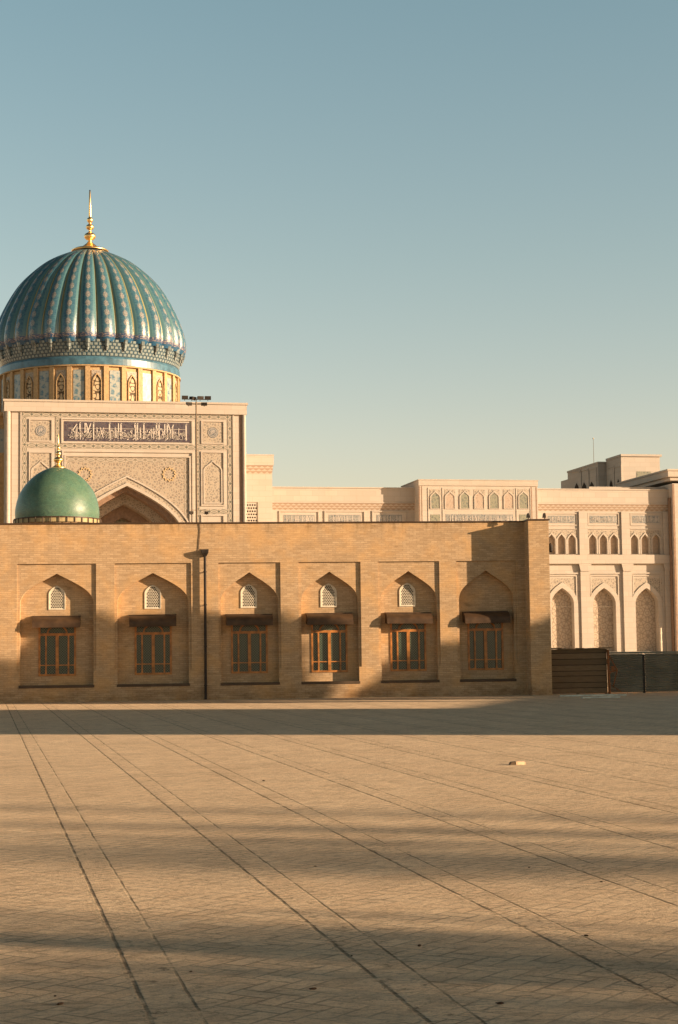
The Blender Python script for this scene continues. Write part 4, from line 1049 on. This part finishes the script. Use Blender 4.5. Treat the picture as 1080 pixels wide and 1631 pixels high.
def pan(name, mat, arch):
    m = MB(); hw = PI*rd/NR*.60; z0_, z1_ = zd0, zr0-.8
    if arch:
        m.prism([(-hw,z0_),(hw,z0_),(hw,z1_),(-hw,z1_)], -.06, 0); o = m.build(name+'_panel', M['orn_fine'], drum)
        n_ = MB(); n_.prism(arch_poly(0, hw*.72, z0_, z1_-2.0, z1_-.75, 8, .6), -.10, -.061)
        n_.F and n_.build(name+'_screen', mat, o)
        f_ = MB(); f_.prism(arch_poly(0, hw*.86, z0_, z1_-2.0, z1_-.5, 8, .6), -.28, -.062, [arch_poly(0, hw*.72, z0_+.01, z1_-2.0, z1_-.75, 8, .6)]); f_.build(name+'_moulding', M['drumstone'], o)
    else:
        m.quad_uv(-hw, z0_, hw, z1_, -.06); o = m.build(name+'_panel', mat, drum)
    return o
def place_pan(o, k):
    th = 2*PI*k/NR+rot0
    o.location = ((rd+.05)*math.cos(th), (rd+.05)*math.sin(th), 0); o.rotation_euler = (0, 0, th+PI/2)
A_ = pan('grille', M['girih_s'], True); B_ = pan('tile', M['bluetile'], False)
for k in range(NR):
    src = A_ if k % 2 == 0 else B_
    if k < 2: place_pan(src, k)
    else: place_pan(copy_tree(src, drum), k)
fb = MB(); Hf = DZ(304)-DZ(401); fb.lathe([(r, z) for r, z in finial_prof(Hf, 'big')], 40)
fb.build('finial', M['gold'], dome_root, (0, 0, DZ(401)), smooth=True, merge=True)
tp_ = MB(); tp_.lathe([(0,0),(.12,.05),(.13,.15),(.08,.25),(0,.3)], 10); tp_.build('finial_tip', M['iron'], dome_root, (0, 0, DZ(305)))

# ------------------------------------------------------------------ floodlight mast
YM = 112.0
mu, mzt = BK.uz(312.5, 640, YM)
ms = thing('floodlight_mast', 'tall thin floodlight mast with six lamps on top, standing before the portal', 'light mast', (mu, YM, 0))
px_m = 1/ (2750/ (YM*math.cos(YAW)+mu*math.sin(YAW)))
q = MB(); q.tube((0,0,0), (0,0,mzt), .085, .05, 10); q.build('pole', M['mast'], ms)
q = MB(); q.tube((-.92,0,mzt+.16), (.98,0,mzt+.16), .025, seg=6); q.tube((-.5,0,mzt-.13), (.65,0,mzt-.13), .025, seg=6); q.tube((0,0,mzt), (.0,0,mzt+.3), .03, seg=6); q.build('crossarm', M['mast'], ms)
def flood(x, z, w_, h_, rz, rx, name='floodlight'):
    q = MB(); d = .14
    a = [(-w_/2,-d,-h_/2),(w_/2,-d,-h_/2),(w_/2,-d,h_/2),(-w_/2,-d,h_/2)]; b = [(-w_/2*.8,d,-h_/2*.6),(w_/2*.8,d,-h_/2*.6),(w_/2*.8,d,h_/2*.6),(-w_/2*.8,d,h_/2*.6)]
    q.face(a); q.face(b)
    for k in range(4): q.face([a[k], a[(k+1)%4], b[(k+1)%4], b[k]])
    q.box(-.02, .02, -.02, .02, -h_/2-.06, -h_/2)
    o = q.build(name, M['iron'], ms); o.location = (x, 0, z); o.rotation_euler = (rx, 0, rz)
def MX(px): return BK.uz(px, 640, YM)[0]-mu
def MZ(py): return BK.uz(312, py, YM)[1]
flood(MX(294.3), MZ(633.7), .42, .26, 0, .1); flood(MX(306.3), MZ(634.3), .40, .24, .9, .25); flood(MX(318.8), MZ(634), .42, .25, .15, .1); flood(MX(331), MZ(633.8), .42, .26, -.1, .1)
flood(MX(300.6), MZ(643), .36, .22, .3, .3); flood(MX(325.3), MZ(643.3), .40, .22, -.2, .2)
q = MB(); q.tube((MX(303.5),0,MZ(812.5)), (MX(329),0,MZ(812.5)), .018, seg=6); q.tube((MX(303.5),0,MZ(812.5)), (MX(303.5),0,MZ(815)), .015, seg=6); q.build('lower_crossarm', M['mast'], ms)
flood(MX(303.3), MZ(816.3), .26, .2, .2, .2); flood(MX(328), MZ(816.3), .26, .2, -.2, .2)
# thin white post in front of the far facade
wp = K(1052.3, 1000, 228)
q = MB(); q.tube((0,0,0), (0,0,wp[1]), .16, .14, 8); q.box(-.12, .12, -.2, -.15, wp[1]-.9, wp[1]-.6); q.box(-.12, .12, -.2, -.15, wp[1]-2.1, wp[1]-1.8)
o = q.build('white_post', M['plaster']); o.location = (wp[0], 228, 0); tag(o, 'slim white post beside the rightmost tall arch, behind the metal fence', 'post')

# ------------------------------------------------------------------ what stands outside the picture towards the sun and shades the plaza
hs_dir = Vector((math.cos(SUN_AZ), math.sin(SUN_AZ), 0)); perp = Vector((-hs_dir.y, hs_dir.x, 0))
TE = math.tan(SUN_EL)
pn, pf = ground(540, 1170.5), ground(540, 1129)
c0p = pn.dot(perp); c1p = pf.dot(perp)
along = pn.dot(hs_dir)
bx = thing('plaza_hall', 'plain brick hall standing off to the right of the plaza', 'building', (hs_dir*(along+58)+perp*c0p)[:], SUN_AZ)
q = MB(); q.box(0, 14, 0, c1p-c0p, 0, 17); q.build('wall', M['brick'], bx)
q = MB(); q.box(-.3, 14.3, -.0, c1p-c0p, 17.001, 17.4); q.build('roof', M['roof'], bx)
M['fol'] = m_foliage('dark_foliage', (.035,.06,.02), (.07,.11,.03)); M['bark'] = m_plain('bark', (.12,.08,.05), .95)
def tree(base, crowns, label, seed, leaf=.5, dens=1.0, rz0=0):
    rnd = random.Random(seed)
    t = thing('plane_tree', label, 'tree', (base.x, base.y, 0), rz0, 'trees outside the picture towards the sun')
    q = MB(); top = max(c[2] for c in crowns); q.tube((0,0,0), (0,0,top*.7), .35, .2, 10)
    for c in crowns: q.tube((0,0,top*.45), (c[0],c[1],c[2]), .16, .05, 6)
    q.build('trunk', M['bark'], t)
    m = MB()
    for (x, y, z, rx, ry, rz_) in crowns:
        N = int(150*rx*ry*rz_*dens/leaf**2*.25)+40
        for k in range(N):
            while True:
                p = Vector((rnd.uniform(-1,1), rnd.uniform(-1,1), rnd.uniform(-1,1)))
                if p.length < 1: break
            cpt = Vector((x+p.x*rx, y+p.y*ry, z+p.z*rz_))
            a = Vector((rnd.gauss(0,1), rnd.gauss(0,1), rnd.gauss(0,1))).normalized(); b = a.orthogonal().normalized(); s = leaf*rnd.uniform(.6,1.3)
            m.face([cpt-a*s*.5, cpt+b*s*.3, cpt+a*s*.5, cpt-b*s*.3])
    m.build('crown', M['fol'], t); return t
# a shadow target (ground or wall point, height) is reached by a crown L metres up-sun and L*tan(el) higher
def wallpt(px, z): return FB.o + FB.u*U(px) + Vector((0,0,z))
def crown_for(pt, L): return pt + hs_dir*L + Vector((0,0,L*TE))
Lw = 42.0
rt = random.Random(5)
prof_w = [(-120,1.0),(-80,1.1),(-45,1.2),(-10,1.25),(20,1.4),(45,1.6),(65,1.8),(85,2.1),(105,2.55),(130,2.9),(160,3.0),(190,2.9),(220,2.8),(250,2.95),(280,3.05),(310,3.0),(340,3.1),(370,3.05),(400,2.95),(430,2.9),(455,2.85),(478,2.75),(497,2.3),
  (592,.45),(610,.7),(630,1.0),(655,1.35),(680,1.6),(705,1.85),(730,2.05),(760,2.2),(800,2.4),(840,2.5),(870,2.5),(900,2.45),(940,2.3),(980,2.2),(1030,2.2),(1080,2.1)]
names = {0: 'low leafy tree farthest along the row shading the brick facade', 1: 'broad leafy tree shading the left arches of the brick facade', 2: 'leafy tree with sloping top shading the right arches', 3: 'leafy tree shading the corner pier and the fences'}
groups = [prof_w[:8], prof_w[8:23], prof_w[23:31], prof_w[31:]]
for gi, gpts in enumerate(groups):
    cs = [crown_for(wallpt(px, z), Lw) for px, z in gpts]
    base = sum(cs, Vector())/len(cs)
    lst = []
    for c in cs:
        d = c-base; dx_, dy_ = d.dot(hs_dir), d.dot(perp)
        jz = rt.uniform(-.12, .12)
        for zz_ in (0, .8, 1.7, 2.7):
            lst.append((dx_+rt.uniform(-.6,.6), dy_+rt.uniform(-.05,.05), c.z+jz-.55-zz_, 1.4, .30, .62))
    tree(base, lst, names[gi], 20+gi, .26, 3.0, SUN_AZ)
tipp = ground(742, 1127)
hb = tipp + hs_dir*44
hx = thing('low_house', 'low flat roofed brick house standing right of the plaza beside the hall', 'building', (hb.x, hb.y, 0), SUN_AZ)
q = MB(); q.box(0, 9, -1.5, 17, 0, 44*TE-.3); q.build('wall', M['brick'], hx)
q = MB(); q.box(-.3, 9.3, -1.7, 17.2, 44*TE-.299, 44*TE); q.build('roof', M['roof'], hx)
def strip_tree(rows, L, label, seed, x0=540, dn=1.6):
    cs = []
    for py, r_, spread in rows:
        g = ground(x0, py)
        n_ = 5
        for k in range(n_):
            a_ = (k-(n_-1)/2)*spread
            p = g + hs_dir*(L+a_*.3) + Vector((0, 0, (L+a_*.3)*TE - a_*TE)) if False else g + hs_dir*L + Vector((0, 0, (L+a_)*TE))
            cs.append((p, r_*rt.uniform(.75, 1.15)))
    base = sum((c for c, _ in cs), Vector())/len(cs)
    tree(Vector((base.x, base.y, 0)), [(c.x-base.x, c.y-base.y, c.z, r_, r_, r_*.9) for c, r_ in cs], label, seed, .22, dn)
strip_tree([(1288, .05, 7), (1319, .28, 9), (1343, .5, 8), (1366, .7, 8), (1388, .5, 8)], 92, 'tall slender tree casting the soft band across the middle of the plaza', 41, 540, .36)
strip_tree([(1456, .07, 6), (1490, .22, 6), (1512, .45, 5), (1545, .5, 5), (1590, .7, 5), (1660, .9, 5), (1850, 1.6, 7)], 46, 'broad tree casting the deep shade over the near paving', 42, 540, .6)
